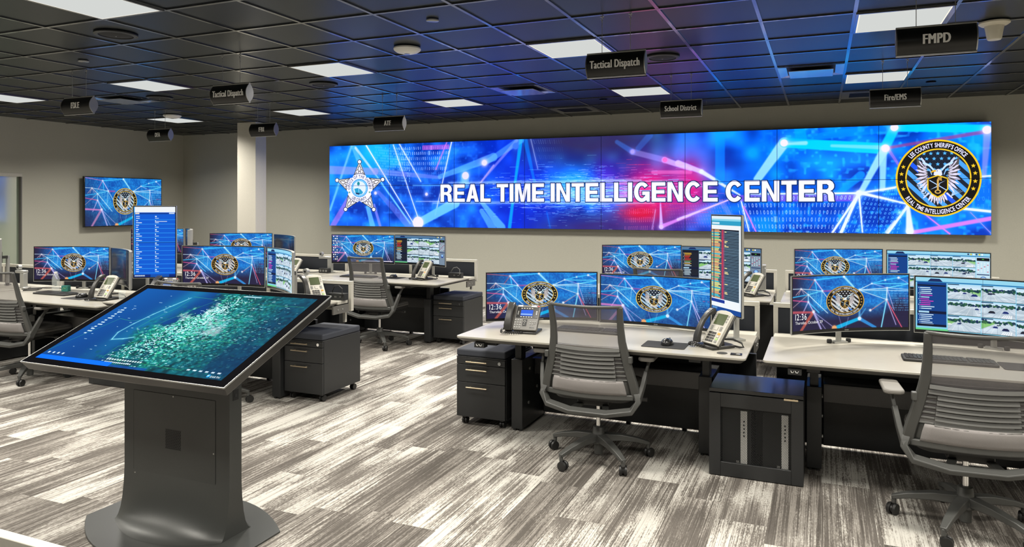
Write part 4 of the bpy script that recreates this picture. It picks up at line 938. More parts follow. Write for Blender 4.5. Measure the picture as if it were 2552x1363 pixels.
def make_map():
    W, H = 1500, 830; c = Canvas(W, H); yy, xx = np.mgrid[0:H, 0:W].astype(np.float32); u = xx / W; v = yy / H
    a = np.array([4, 78, 150]) / 255 + (np.array([0, 34, 92]) / 255 - np.array([4, 78, 150]) / 255) * np.clip(0.1 + (u - 0.1) * 1.1 + 0.3 * v, 0, 1)[..., None]
    sh = np.exp(-((u - 0.30 - 0.06 * (0.5 - v)) / 0.07) ** 2) * np.clip(1.4 - v, 0, 1)
    a = a + sh[..., None] * 0.5 * (np.array([20, 140, 165]) / 255 - a)
    n = 0.5 * vnoise(H, W, 7, 12, 41) + 0.3 * vnoise(H, W, 22, 40, 42) + 0.2 * vnoise(H, W, 70, 120, 43)
    coast = 0.34 + 0.12 * (0.5 - v) + 0.10 * np.sin(v * 7.0) * 0.4
    land = np.clip((u - coast + (n - 0.5) * 0.30) * 9, 0, 1)
    n4 = vnoise(H, W, 40, 72, 47)
    lc = np.array([2, 44, 66]) / 255 * (1 - n[..., None]) + np.array([14, 120, 110]) / 255 * n[..., None]
    lc = lc * (0.65 + 0.7 * n4)[..., None]
    lc = lc + np.clip((u - 0.7) * 2.2, 0, 0.5)[..., None] * (np.array([4, 44, 84]) / 255 - lc)
    a = a * (1 - land[..., None]) + lc * land[..., None]
    c.a = a.astype(np.float32); r = random.Random(4)
    for gx, gy, gr in ((0.44, 0.34, 0.06), (0.63, 0.42, 0.055), (0.52, 0.25, 0.05), (0.68, 0.5, 0.03)):
        for _ in range(110):
            x, y = r.gauss(gx, gr * 0.6), r.gauss(gy, gr)
            if land[int(np.clip(y, 0, .99) * H), int(np.clip(x, 0, .99) * W)] > .5: c.poly([(x * W, y * H), ((x + .014) * W, (y + .004) * H), ((x + .012) * W, (y + .022) * H), ((x - .003) * W, (y + .016) * H)], (140, 160, 168), 0.5)
    for _ in range(4200):
        x, y = r.gauss(0.60, 0.17), r.gauss(0.50, 0.24)
        if not (0 < x < 0.99 and 0.02 < y < 0.97) or land[int(y * H), int(x * W)] < 0.6: continue
        d = math.exp(-((x - 0.50 - (0.5 - y) * 0.05) / 0.16) ** 2)
        col = r.choice(((120, 225, 215), (60, 190, 150), (200, 240, 240), (30, 150, 110), (90, 200, 190)))
        q = r.uniform(2, 9); c.poly([(x * W, y * H), (x * W + q * 2, y * H - q * .6), (x * W + q * 2.6, y * H + q * .6), (x * W + q * .5, y * H + q)], col, min(1, r.uniform(0.3, 1.0) * (0.4 + 0.75 * d)))
    for _ in range(420):
        t = r.random(); x = 0.38 + 0.26 * t + r.gauss(0, 0.03); y = 0.92 - 0.85 * t + r.gauss(0, 0.06); c.disc(x * W, y * H, r.uniform(2, 6), r.uniform(2, 4), (205, 245, 250), 0.9, 1.2)
    for k in range(22): c.disc((0.595 + 0.02 * math.sin(k * .3)) * W, (0.06 + k * 0.016) * H, 7, 4, (200, 240, 245), 0.95)
    isl = [(0.335, 0.10), (0.30, 0.22), (0.262, 0.36), (0.235, 0.50), (0.222, 0.62), (0.245, 0.71), (0.30, 0.69), (0.34, 0.66)]
    for (x0, y0), (x1, y1) in zip(isl, isl[1:]): c.seg(x0 * W, y0 * H, x1 * W, y1 * H, 5, 6, (150, 225, 230), 0.85, 2, 5)
    for pts in (((.345, .13), (.34, .25), (.30, .42), (.285, .55), (.33, .60), (.37, .56), (.40, .6)), ((.40, .70), (.33, .78), (.335, .92), (.42, .92), (.45, .85)), ((.40, .6), (.52, .7), (.6, .9)), ((.0, .9), (.12, .45), (.2, .47), (.28, .42)), ((.34, .08), (.75, .13), (.98, .12)), ((.6, .72), (.72, .6), (.88, .62)), ((.5, .1), (.42, .3), (.36, .5)), ((.42, .92), (.78, .95))):
        for (x0, y0), (x1, y1) in zip(pts, pts[1:]): c.seg(x0 * W, y0 * H, x1 * W, y1 * H, 2, 2, (70, 200, 110), 0.75, 1.2)
    for _ in range(70):
        x, y = r.uniform(0.03, 0.97), r.uniform(0.05, 0.92); c.rect(x * W, y * H, x * W + r.uniform(10, 30), y * H + 4, (190, 225, 235), 0.75)
    for k in range(13): c.rect(0.045 * W, (0.30 + k * 0.03) * H, (0.06 + 0.006 * (k % 3)) * W, (0.312 + k * 0.03) * H, (210, 230, 240), 0.9)
    c.rect(0.86 * W, 0.62 * H, W, 0.95 * H, (4, 40, 80), 0.45); c.poly(star5(0.44 * W, 0.925 * H, 1, 0), (60, 220, 120))
    c.disc(0.437 * W, 0.925 * H, 14, 11, (50, 200, 110)); c.rect(0.36 * W, 0.90 * H, 0.56 * W, 0.965 * H, (6, 40, 66), 0.45)
    for k in range(14): c.rect((0.365 + k * 0.014) * W, 0.915 * H, (0.373 + k * 0.014) * W, 0.93 * H, (220, 235, 240), 0.9); c.rect((0.372 + k * 0.0105) * W, 0.947 * H, (0.379 + k * 0.0105) * W, 0.960 * H, (220, 235, 240), 0.9)
    c.rect(0, 0.955 * H, 0.42 * W, H, (0, 100, 245)); c.rect(0.42 * W, 0.975 * H, 0.62 * W, H, (10, 60, 150), 0.7)
    for k in range(4): c.rect((0.02 + k * 0.028) * W, 0.915 * H, (0.030 + k * 0.028) * W, 0.932 * H, (220, 235, 240), 0.9)
    for k in range(6): c.rect((0.80 + k * 0.03) * W, 0.93 * H, (0.815 + k * 0.03) * W, 0.945 * H, (210, 225, 235), 0.85)
    c.disc(0.925 * W, 0.972 * H, 12, 12, (40, 150, 220)); c.disc(0.922 * W, 0.968 * H, 6, 6, (170, 220, 240)); c.text(0.937 * W, 0.985 * H, 'EARTH', 20, (235, 240, 240), 0.01); c.rect(0.62 * W, 0.022 * H, 0.71 * W, 0.038 * H, (180, 215, 225), 0.8)
    return c.image('satellite_map_picture')

def screen_mat(name, im, strength=1.0):
    m = bpy.data.materials.new(name); m.use_nodes = True
    nt = m.node_tree; b = nt.nodes['Principled BSDF']
    b.inputs['Base Color'].default_value = (0.004, 0.004, 0.005, 1); b.inputs['Roughness'].default_value = 0.35 if name != 'map_screen' else 0.06
    b.inputs['Specular IOR Level'].default_value = 0.12 if name != 'map_screen' else 0.0
    t = nt.nodes.new('ShaderNodeTexImage'); t.image = im; t.extension = 'EXTEND'
    nt.links.new(t.outputs['Color'], b.inputs['Emission Color'])
    b.inputs['Emission Strength'].default_value = strength
    return m

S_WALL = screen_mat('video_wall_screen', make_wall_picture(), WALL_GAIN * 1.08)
S_LOCK = screen_mat('lock_screen', make_wallpaper('lock_wallpaper', 1000, 430, 1.0, SEAL_GREY, True), 1.0)
S_BLUE = screen_mat('wallpaper_screen', make_wallpaper('bright_wallpaper', 1000, 430, 0.35, SEAL_MID, False), 1.0)
S_LOCKB = screen_mat('lock_screen_bright', make_wallpaper('lock_wallpaper_bright', 1000, 430, 0.62, SEAL_MID, True), 1.0)
S_ICON = screen_mat('desktop_screen', make_wallpaper('desktop_wallpaper', 1000, 430, 0.5, SEAL_MID, False, icons=True), 1.0)
S_TV = screen_mat('tv_screen', make_wallpaper('tv_wallpaper', 800, 450, 0.38, SEAL_MID, False, rx=0.158, cx=0.50, cy=0.49, ry=0.282), 1.0)
S_FEED = screen_mat('camera_feed_screen', make_feed('camera_feeds', 1000, 430, (14, 66, 140), False, 3), 1.0)
S_FEED2 = screen_mat('camera_feed_screen_dark', make_feed('camera_feeds_dark', 1000, 430, (26, 32, 46), True, 6), 1.0)
S_LISTB = screen_mat('dispatch_list_screen', make_list_blue(), 1.0)
S_LISTD = screen_mat('call_log_screen', make_list_dark(), 1.0)
S_MAP = screen_mat('map_screen', make_map(), 1.5)

# ---------------------------------------------------------------- the room
WX0, WX1, WY0, WY1 = -11.3, 4.6, -3.2, 9.98
def struct(name, mb, m, **k):
    return tag(mb.done(name, m, **k), kind='structure')
struct('floor', MB().box(WX0 - 2, WX1, WY0, WY1, -0.08, 0.0), M['carpet'], smooth=False)
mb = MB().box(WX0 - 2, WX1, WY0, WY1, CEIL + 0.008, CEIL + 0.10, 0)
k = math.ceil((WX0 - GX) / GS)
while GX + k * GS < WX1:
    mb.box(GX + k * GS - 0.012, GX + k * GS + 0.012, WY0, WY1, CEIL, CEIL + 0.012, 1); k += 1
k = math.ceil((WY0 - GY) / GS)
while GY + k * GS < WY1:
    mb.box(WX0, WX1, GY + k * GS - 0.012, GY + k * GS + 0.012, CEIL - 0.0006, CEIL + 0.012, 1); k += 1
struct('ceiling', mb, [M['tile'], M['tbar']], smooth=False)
struct('wall_back', MB().box(WX0 - 2, WX1, WY1, WY1 + 0.12, -0.08, CEIL + 0.05), M['wall'], smooth=False)
DY0, DY1, DZ = 5.2, 7.03, 2.065
struct('wall_left', MB().box(WX0 - 0.12, WX0, DY1, WY1, -0.08, CEIL + 0.05).box(WX0 - 0.12, WX0, WY0, DY0, -0.08, CEIL + 0.05).box(WX0 - 0.12, WX0, DY0, DY1, DZ, CEIL + 0.05), M['wall'], smooth=False)
struct('wall_right', MB().box(WX1, WX1 + 0.12, WY0, WY1, -0.08, CEIL + 0.05), M['wall'], smooth=False)
struct('wall_front', MB().box(WX0, WX1, WY0 - 0.12, WY0, -0.08, CEIL + 0.05), M['wall'], smooth=False)
w1 = struct('window_1', MB().box(WX0 - 0.062, WX0 - 0.050, DY0 + 0.02, DY1 - 0.02, 0.02, DZ - 0.05), M['frost'], smooth=False)
MB().box(WX0 - 0.08, WX0 + 0.006, DY0, DY1, DZ - 0.052, DZ, 0).box(WX0 - 0.08, WX0 + 0.002, DY1 - 0.02, DY1, 0.0, DZ - 0.052, 1).box(WX0 - 0.08, WX0 + 0.002, DY0, DY0 + 0.02, 0.0, DZ - 0.052, 1).box(WX0 - 0.08, WX0 + 0.002, DY0, DY1, 0.0, 0.02, 1).done('window_frame', [M['alu'], M['topedge']], w1, bevel=0.002)
struct('wall_column', MB().box(-8.655, -8.28, 8.68, 8.91, 0.0, CEIL), M['column'], smooth=False)

# ---------------------------------------------------------------- ceiling fittings
def make_light():
    t = thing('ceiling_light', '', 'ceiling light', (0, 0, 0))
    s = GS / 2
    MB().box(-s + 0.008, s - 0.008, -s + 0.008, -s + 0.026, -0.008, 0.004).box(-s + 0.008, s - 0.008, s - 0.026, s - 0.008, -0.008, 0.004) \
        .box(-s + 0.008, -s + 0.026, -s + 0.026, s - 0.026, -0.008, 0.004).box(s - 0.026, s - 0.008, -s + 0.026, s - 0.026, -0.008, 0.004).done('frame', M['tbar'], t, bevel=0.001)
    d = MB()
    q = s - 0.034
    d.box(-q, q, -q, q, -0.0065, 0.003, 0)
    e = s - 0.026
    for a in ((-e, e, -e, -q), (-e, e, q, e), (-e, -q, -q, q), (q, e, -q, q)): d.box(*a, -0.0065, 0.003, 1)
    d.done('diffuser', [M['panel_light'], M['panel_edge']], t, smooth=False)
    la = bpy.data.lights.new('panel_lamp', 'AREA')
    la.shape = 'SQUARE'; la.size = 0.52; la.energy = LAMP_W; la.color = LAMP_COL; la.spread = R(149)
    lo = bpy.data.objects.new('panel_lamp', la); COL.objects.link(lo); lo.parent = t; lo.location = (0, 0, -0.012)
    return t
def cell(ci, cj, z=CEIL): return (GX + (ci + 0.5) * GS, GY + (cj + 0.5) * GS, z)
LIGHTS = [
    (-8, -3, 'large square ceiling light cut by the top edge, nearest on the left'),
    (-16, 1, 'square ceiling light cut by the left edge, beyond the black FDLE sign'),
    (-12, 1, 'square ceiling light between the FDLE sign and the left Tactical Dispatch sign'),
    (-8, 1, 'square ceiling light right of the left Tactical Dispatch sign, before the white dome'),
    (-4, 1, 'square ceiling light just left of the right Tactical Dispatch sign'),
    (0, 1, 'large square ceiling light directly above the FMPD sign'),
    (-16, 5, 'small distant square ceiling light directly above the DEA sign'),
    (-12, 5, 'small distant square ceiling light right of the FBI sign'),
    (-8, 5, 'small distant square ceiling light right of the ATF sign'),
    (-4, 5, 'distant square ceiling light left of the School District sign wires'),
    (0, 5, 'distant square ceiling light above the Fire/EMS sign'),
]
OUT = [(4, 1), (4, 5), (4, -3), (0, -3), (-4, -3), (-12, -3), (-16, -3), (4, -7), (0, -7), (-4, -7), (-8, -7), (-12, -7), (-16, -7)]  # unseen panels continuing the light grid, added to brighten the room
lt0 = make_light()
for i, (ci, cj, lab) in enumerate(LIGHTS):
    o = lt0 if i == 0 else copy_tree(lt0)
    o.location = cell(ci, cj); o['label'] = lab; o['group'] = 'square light panels in the black ceiling'
for ci, cj in OUT:
    o = copy_tree(lt0); o.location = cell(ci, cj)
    o['label'] = 'unseen added square ceiling light on the camera side, above or beside the picture'; o['group'] = 'added ceiling lights outside the picture'

def speaker(label, x, y):
    t = thing('ceiling_speaker', label, 'ceiling speaker', (x, y, CEIL), 0, 'round black ceiling speakers')
    MB().lathe([(0.150, 0.004), (0.150, -0.006), (0.138, -0.012), (0.120, -0.010), (0.118, 0.004)], 36, cap=False).done('rim', M['black'], t)
    MB().lathe([(0.119, -0.004), (0.08, -0.011), (0.02, -0.014), (0.0005, -0.014)], 32, cap=False).done('grille', M['voidm'], t)
    MB().lathe([(0.006, -0.012), (0.006, -0.017), (0.001, -0.018)], 10).done('badge', M['silver'], t)
speaker('round black ceiling speaker beside the nearest light, at upper left', -4.99, 3.79)
speaker('round black ceiling speaker behind the left Tactical Dispatch sign', -5.0, 6.24)
speaker('small round black ceiling speaker right of the blue-lit plaque at left', -7.49, 6.27)
speaker('round black ceiling speaker right of the right Tactical Dispatch sign', -1.30, 6.22)

def wap(label, x, y, r=0.11):
    t = thing('wireless_access_point', label, 'access point', (x, y, CEIL), 0, 'white domes on the ceiling')
    MB().lathe([(r, 0.0), (r * 1.03, -0.012), (r * 0.98, -0.022), (r * 0.80, -0.037), (r * 0.45, -0.048), (0.001, -0.050)], 36).done('shell', M['white'], t)
    MB().lathe([(r * 0.22, -0.0485), (r * 0.20, -0.052), (0.001, -0.053)], 16).done('status_light', M['vent'], t)
wap('white saucer-shaped access point in the middle of the ceiling', -3.185, 5.04)
wap('small white access point beside the light above the DEA sign', -8.78, 7.56, 0.12)
def disc(label, x, y, r=0.045, m='vent'):
    tag(MB().lathe([(r, 0.004), (r, -0.004), (r * 0.9, -0.007), (0.001, -0.007)], 24).done('sprinkler_cover', M[m], None, loc=(x, y, CEIL)), label, 'sprinkler cover', 'flat round sprinkler covers')
disc('round sprinkler cover glowing blue above the white access point', -2.54, 4.35)
disc('round sprinkler cover above the FDLE sign wires', -6.20, 4.39)
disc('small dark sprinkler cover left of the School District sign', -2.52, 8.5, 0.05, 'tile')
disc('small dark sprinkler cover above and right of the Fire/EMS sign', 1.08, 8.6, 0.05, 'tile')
t = thing('ceiling_camera', 'cream cone-shaped ceiling fitting right of the FMPD sign', 'ceiling camera', (1.14, 5.92, CEIL))
MB().lathe([(0.098, 0), (0.098, -0.010), (0.082, -0.022), (0.062, -0.028)], 32, cap=False).done('flange', M['cream'], t)
MB().lathe([(0.062, -0.027), (0.055, -0.06), (0.046, -0.118), (0.040, -0.125), (0.001, -0.126)], 32, cap=False).done('cone', M['cream'], t)

def plaque(label, ci, cj):
    t = thing('air_diffuser', label, 'air diffuser', cell(ci, cj), 0, 'square plaque air diffusers in the ceiling')
    s = GS / 2 - 0.012
    fr = MB()
    n = s - 0.075
    o = [(-s, -s), (s, -s), (s, s), (-s, s)]; i_ = [(-n, -n), (n, -n), (n, n), (-n, n)]
    A = [fr.v((x, y, -0.004)) for x, y in o]; B = [fr.v((x, y, 0.006)) for x, y in i_]
    C = [fr.v((x * .97, y * .97, 0.007)) for x, y in i_]
    for k in range(4):
        fr.face([A[k], B[k], B[(k + 1) % 4], A[(k + 1) % 4]], 0)
    fr.done('frame', M['vent'], t, smooth=False)
    MB().box(-n, n, -n, n, 0.0068, 0.0078).done('throat', M['voidm'], t, smooth=False)
    q = 0.20
    MB().box(-q, q, -q, q, -0.030, -0.024).done('plaque', M['vent'], t, bevel=0.003)
    return t
plaque('square ceiling air diffuser, bright blue, left of the distant light above Fire/EMS', -1, 4)
plaque('square ceiling air diffuser above the video wall, between ATF and Tactical Dispatch signs', -6, 4)
plaque('square ceiling air diffuser between the FDLE sign and the speaker at left', -14, 2)
def ret(label, ci, cj):
    t = thing('return_grille', label, 'vent grille', cell(ci, cj), 0, 'dark return air grilles near the video wall')
    s = GS / 2 - 0.012
    MB().box(-s, s, -s, -0.17, -0.006, 0.004).box(-s, s, 0.17, s, -0.006, 0.004).box(-s, -0.21, -0.17, 0.17, -0.006, 0.004).box(0.21, s, -0.17, 0.17, -0.006, 0.004).done('frame', M['tbar'], t, smooth=False)
    g = MB()
    for k in range(12): g.box(-0.21, 0.21, -0.165 + k * 0.029, -0.158 + k * 0.029, -0.006, 0.004)
    g.box(-0.21, 0.21, -0.17, 0.17, 0.0045, 0.0055)
    g.done('slats', M['voidm'], t, smooth=False)
ret('dark return grille in the ceiling left of the School District sign', -6, 7)
ret('dark return grille in the ceiling left of the Fire/EMS sign', 0, 7)
ret('faint dark return grille in the ceiling right of the FBI sign', -12, 7)

# ---------------------------------------------------------------- hanging signs
def text_mesh(name, txt, size, m, parent, loc, rot=(R(90), 0, 0), xs=1.0, bold=0.0, ext=0.002):
    cu = bpy.data.curves.new(name, 'FONT'); cu.body = txt; cu.size = size; cu.extrude = ext
    cu.align_x = 'CENTER'; cu.align_y = 'CENTER'; cu.resolution_u = 3; cu.space_character = 1.0 + 2.2 * bold / size
    ob = bpy.data.objects.new(name, cu); COL.objects.link(ob)
    dg = bpy.context.evaluated_depsgraph_get()
    me = bpy.data.meshes.new_from_object(ob.evaluated_get(dg))
    bpy.data.objects.remove(ob, do_unlink=True); bpy.data.curves.remove(cu)
    if bold:                                    # heavier strokes: the same outlines again, a little to both sides
        bm = bmesh.new(); bm.from_mesh(me)
        g0 = bm.verts[:] + bm.edges[:] + bm.faces[:]
        for dx in (-bold, bold):
            r = bmesh.ops.duplicate(bm, geom=g0)
            bmesh.ops.translate(bm, verts=[v for v in r['geom'] if isinstance(v, bmesh.types.BMVert)], vec=(dx, 0, 0.0002 * dx / bold))
        bm.to_mesh(me); bm.free()
    me.name = name; me.materials.clear(); me.materials.append(m)
    o = bpy.data.objects.new(name, me); COL.objects.link(o)
    o.parent = parent; o.location = loc; o.rotation_euler = rot; o.scale = (xs, 1, 1)
    return o

SIGN_W, SIGN_H = 0.415, 0.166
def make_sign_body():
    t = thing('hanging_sign', '', 'hanging sign', (0, 0, 0))
    prof = []
    for k in range(13):
        a = -1 + 2 * k / 12
        prof.append((-0.038 * (1 - a * a) - 0.004, a * SIGN_H / 2 * 0.955))
    back = [(-y, z) for y, z in prof[::-1]]
    P = prof + back
    M4 = Matrix(((0, 0, 1, 0), (1, 0, 0, 0), (0, 1, 0, 0), (0, 0, 0, 1)))   # (y,z) profile extruded along x
    MB().prism(P, -SIGN_W / 2 + 0.006, SIGN_W / 2 - 0.006, 0, M4).done('face', M['sign'], t)
    for s in (-1, 1):
        MB().box(-SIGN_W / 2, SIGN_W / 2, -0.008, 0.008, s * SIGN_H / 2 - 0.005, s * SIGN_H / 2 + 0.005).done('edge_trim', M['silver'], t, bevel=0.002)
        PP = [(y * 1.06, z * 1.0) for y, z in P]
        MB().prism(PP, s * (SIGN_W / 2 - 0.006), s * SIGN_W / 2, 0, M4).done('end_cap', M['topedge'] if s < 0 else M['silver'], t)
    for x in (-0.10, 0.10):
        L = CEIL - 2.5575 - SIGN_H / 2
        wr = MB().cyl((x, 0, SIGN_H / 2), (x, 0, SIGN_H / 2 + L - 0.03), 0.0020, n=6).done('wire', M['silver'], t)
        z = SIGN_H / 2 + L
        MB().tube([(x - 0.012, 0, z - 0.001), (x, 0, z - 0.006), (x + 0.012, 0, z - 0.001)], 0.0042, 6).tube([(x, 0, z - 0.004), (x + 0.008, 0, z - 0.016), (x, 0, z - 0.028), (x - 0.006, 0, z - 0.020)], 0.004, 6) \
            .cyl((x, 0, z - 0.028), (x, 0, z - 0.040), 0.004).cyl((x, 0, z - 0.060), (x, 0, z - 0.072), 0.0035).done('clip', M['silver'], wr)
    return t
SIGNS = [('FDLE', -6.70, 4.70, 0.6), ('Tactical Dispatch', -4.755, 4.70, 1), ('DEA', -8.525, 7.14, 0.6), ('FBI', -6.675, 7.14, 0.6), ('ATF', -4.757, 7.14, 0.6),
         ('School District', -1.305, 7.14, 1), ('Tactical Dispatch', -1.302, 4.70, 1), ('FMPD', 0.614, 4.70, 0.6), ('Fire/EMS', 0.612, 7.14, 0.9)]
SLAB = ['black curved hanging sign reading FDLE, at far left', 'left one of two black signs reading Tactical Dispatch, over the kiosk side', 'small distant black hanging sign reading DEA, near the left corner',
        'small distant black hanging sign reading FBI, in front of the column', 'small distant black hanging sign reading ATF, above the left of the video wall', 'black hanging sign reading School District, above the video wall',
        'right one of two black signs reading Tactical Dispatch, over the centre', 'large near black hanging sign reading FMPD, at upper right', 'black hanging sign reading Fire/EMS, above the right end of the video wall']
sg0 = make_sign_body()
for i, ((txt, x, y, k), lab) in enumerate(zip(SIGNS, SLAB)):
    o = sg0 if i == 0 else copy_tree(sg0)
    o.location = (x, y, 2.5575); o['label'] = lab; o['group'] = 'black curved signs hanging over the desks'
    if i == 0: signs = []
    signs.append((o, txt))
for o, txt in signs:
    size = 0.066
    wtgt = {'FDLE': 0.118, 'DEA': 0.098, 'FBI': 0.088, 'ATF': 0.096, 'FMPD': 0.142, 'Fire/EMS': 0.178, 'Tactical Dispatch': 0.350, 'School District': 0.318}[txt]
    face = [c for c in o.children if c.name.startswith('face')][0]
    l = text_mesh('lettering', txt, 0.082 if len(txt) < 8 else 0.076, M['lettering'], face, (0, -0.0415, -0.002), xs=1, bold=0.0050 if len(txt) < 8 else 0.0042, ext=0.0022)
    l.scale = (wtgt / max(l.dimensions.x, 1e-3), 1, 1)

# ---------------------------------------------------------------- video wall and wall TV
vx0, vx1, vz0, vz1 = -7.779, 1.870, 1.225, 2.582
vw = thing('video_wall', 'huge video wall of sixteen screens reading REAL TIME INTELLIGENCE CENTER', 'video wall', ((vx0 + vx1) / 2, 9.86, 1.225))
pw, ph = (vx1 - vx0) / 8, (vz1 - vz0) / 2
for j in range(2):
    for i in range(8):
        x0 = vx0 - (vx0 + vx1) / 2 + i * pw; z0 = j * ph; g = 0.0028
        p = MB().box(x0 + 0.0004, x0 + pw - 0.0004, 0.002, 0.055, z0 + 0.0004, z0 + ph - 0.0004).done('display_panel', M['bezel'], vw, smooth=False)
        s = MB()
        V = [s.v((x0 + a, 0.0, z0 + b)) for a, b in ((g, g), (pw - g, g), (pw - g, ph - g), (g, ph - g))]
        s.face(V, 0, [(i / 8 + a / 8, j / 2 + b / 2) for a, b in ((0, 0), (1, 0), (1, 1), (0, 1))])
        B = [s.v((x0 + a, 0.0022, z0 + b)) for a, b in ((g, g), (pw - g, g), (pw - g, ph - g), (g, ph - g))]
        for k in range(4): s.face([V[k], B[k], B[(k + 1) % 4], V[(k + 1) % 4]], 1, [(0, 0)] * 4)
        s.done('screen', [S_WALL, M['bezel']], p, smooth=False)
MB().box(-4.74, 4.74, 0.055, 0.12, 0.06, 1.30).done('mounting_frame', M['black'], vw)

t = thing('wall_television', 'flat television with the round eagle seal mounted on the left wall', 'television', (-11.18, 8.665, 1.212), R(90))
MB().box(-0.735, 0.735, 0.0, 0.045, 0, 0.842).done('housing', M['bezel'], t, bevel=0.004)
s = MB(); V = [s.v((a, -0.0015, b)) for a, b in ((-0.722, 0.016), (0.722, 0.016), (0.722, 0.830), (-0.722, 0.830))]
s.face(V, 0, [(0, 0), (1, 0), (1, 1), (0, 1)]); s.done('screen', S_TV, t, smooth=False)
MB().box(-0.25, 0.25, 0.045, 0.12, 0.22, 0.62).done('wall_bracket', M['black'], t)

# ---------------------------------------------------------------- sit-stand desks and screens
DW, DD, DH = 1.82, 0.76, 0.742
def make_desk():
    t = thing('sit_stand_desk', '', 'desk')
    mb = MB()
    p = rrect(0, DW, 0, DD, 0.025); q = rrect(0.028, DW - 0.028, 0.030, DD - 0.01, 0.02)
    mb.prism(p, DH - 0.012, DH, 0); mb.prism(q, DH - 0.036, DH - 0.0121, 1, None, p)
    mb.done('worktop', [M['top'], M['topedge']], t, bevel=0.0015)
    MB().box(0.01, DW - 0.01, DD + 0.008, 0.905, DH - 0.030, DH).done('rear_rail', M['alu'], t, bevel=0.003)
    for x0, nm in ((0.18, 'l'), (DW - 0.335, 'r')):
        c = MB().box(x0, x0 + 0.085, 0.49, 0.90, 0.016, 0.505).box(x0 + 0.01, x0 + 0.03, 0.50, 0.52, 0.0, 0.017).box(x0 + 0.055, x0 + 0.075, 0.50, 0.52, 0.0, 0.017).box(x0 + 0.03, x0 + 0.06, 0.86, 0.88, 0.0, 0.017) \
            .done('leg_casing', M['black'], t, bevel=0.003)
        MB().box(x0 + 0.018, x0 + 0.067, 0.515, 0.595, 0.445, DH - 0.06).box(x0 + 0.008, x0 + 0.077, 0.08, 0.70, DH - 0.062, DH - 0.0365).done('lift_column', M['black'], c, bevel=0.003)
        MB().cyl((x0 + 0.086, 0.60, 0.18), (x0 + 0.092, 0.60, 0.18), 0.011).cyl((x0 + 0.086, 0.76, 0.26), (x0 + 0.092, 0.76, 0.26), 0.011).cyl((x0 + 0.086, 0.62, 0.42), (x0 + 0.092, 0.62, 0.42), 0.011).done('bolt', M['silver'], c)
    MB().box(0.275, DW - 0.345, 0.872, 0.888, 0.040, DH - 0.06).done('modesty_panel', M['black'], t, bevel=0.002)
    MB().box(0.275, DW - 0.345, 0.70, 0.868, 0.365, 0.372).box(0.275, DW - 0.345, 0.695, 0.702, 0.365, 0.485).box(0.275, DW - 0.345, 0.64, 0.868, 0.485, 0.492).done('cable_tray', M['blackgloss'], t, bevel=0.002)
    for x0 in (0.002, DW - 0.016):
        MB().box(x0, x0 + 0.014, 0.70, 0.905, DH - 0.105, DH - 0.037, 0).cyl((x0 + 0.013, 0.76, DH - 0.07), (x0 + 0.018, 0.76, DH - 0.07), 0.008, mi=1).cyl((x0 + 0.013, 0.82, DH - 0.07), (x0 + 0.018, 0.82, DH - 0.07), 0.008, mi=1).done('end_bracket', [M['topedge'], M['silver']], t)
    MB().box(0.13, 0.20, 0.012, 0.065, DH - 0.068, DH - 0.0365, 0).tube([(0.145, 0.010, DH - 0.046), (0.149, 0.010, DH - 0.056), (0.158, 0.010, DH - 0.056), (0.162, 0.010, DH - 0.046)], 0.0018, 5, 1).tube([(0.168, 0.010, DH - 0.046), (0.172, 0.010, DH - 0.056), (0.181, 0.010, DH - 0.056), (0.185, 0.010, DH - 0.046)], 0.0018, 5, 1) \
        .done('height_control', [M['rubber'], M['white']], t)
    return t
def make_pscreen():
    t = thing('privacy_screen', '', 'privacy screen')
    z0, z1, f = 0.0, 0.255, 0.030
    MB().box(0, DW, -0.018, 0.018, z1 - f, z1).box(0, DW, -0.018, 0.018, z0, z0 + 0.02).box(0, f, -0.018, 0.018, z0 + 0.02, z1 - f).box(DW - f, DW, -0.018, 0.018, z0 + 0.02, z1 - f).box(DW / 2 - 0.02, DW / 2 + 0.02, -0.0175, 0.0175, z0 + 0.02, z1 - f).done('frame', M['alu'], t, bevel=0.002)
    MB().box(f, DW / 2 - 0.02, -0.010, 0.010, z0 + 0.02, z1 - f).done('fabric_panel', M['fabric'], t, bevel=0.002)
    MB().box(DW / 2 + 0.02, DW - f, -0.010, 0.010, z0 + 0.02, z1 - f).done('fabric_panel', M['fabric'], t, bevel=0.002)
    for x in (0.08, DW - 0.08): MB().box(x - 0.012, x + 0.012, -0.012, 0.012, -0.10, 0.0).done('mounting_post', M['alu'], t)
    MB().box(0, 1, -0.014, 0.014, -0.66, -0.10).done('spine_panel', M['black'], t, bevel=0.002)
    MB().box(0.22, 0.25, -0.02, 0.02, -0.682, -0.66).box(1.30, 1.33, -0.02, 0.02, -0.682, -0.66).box(DW / 2 - 0.015, DW / 2 + 0.015, -0.02, 0.02, -0.682, -0.66).done('foot', M['rubber'], t)
    return t

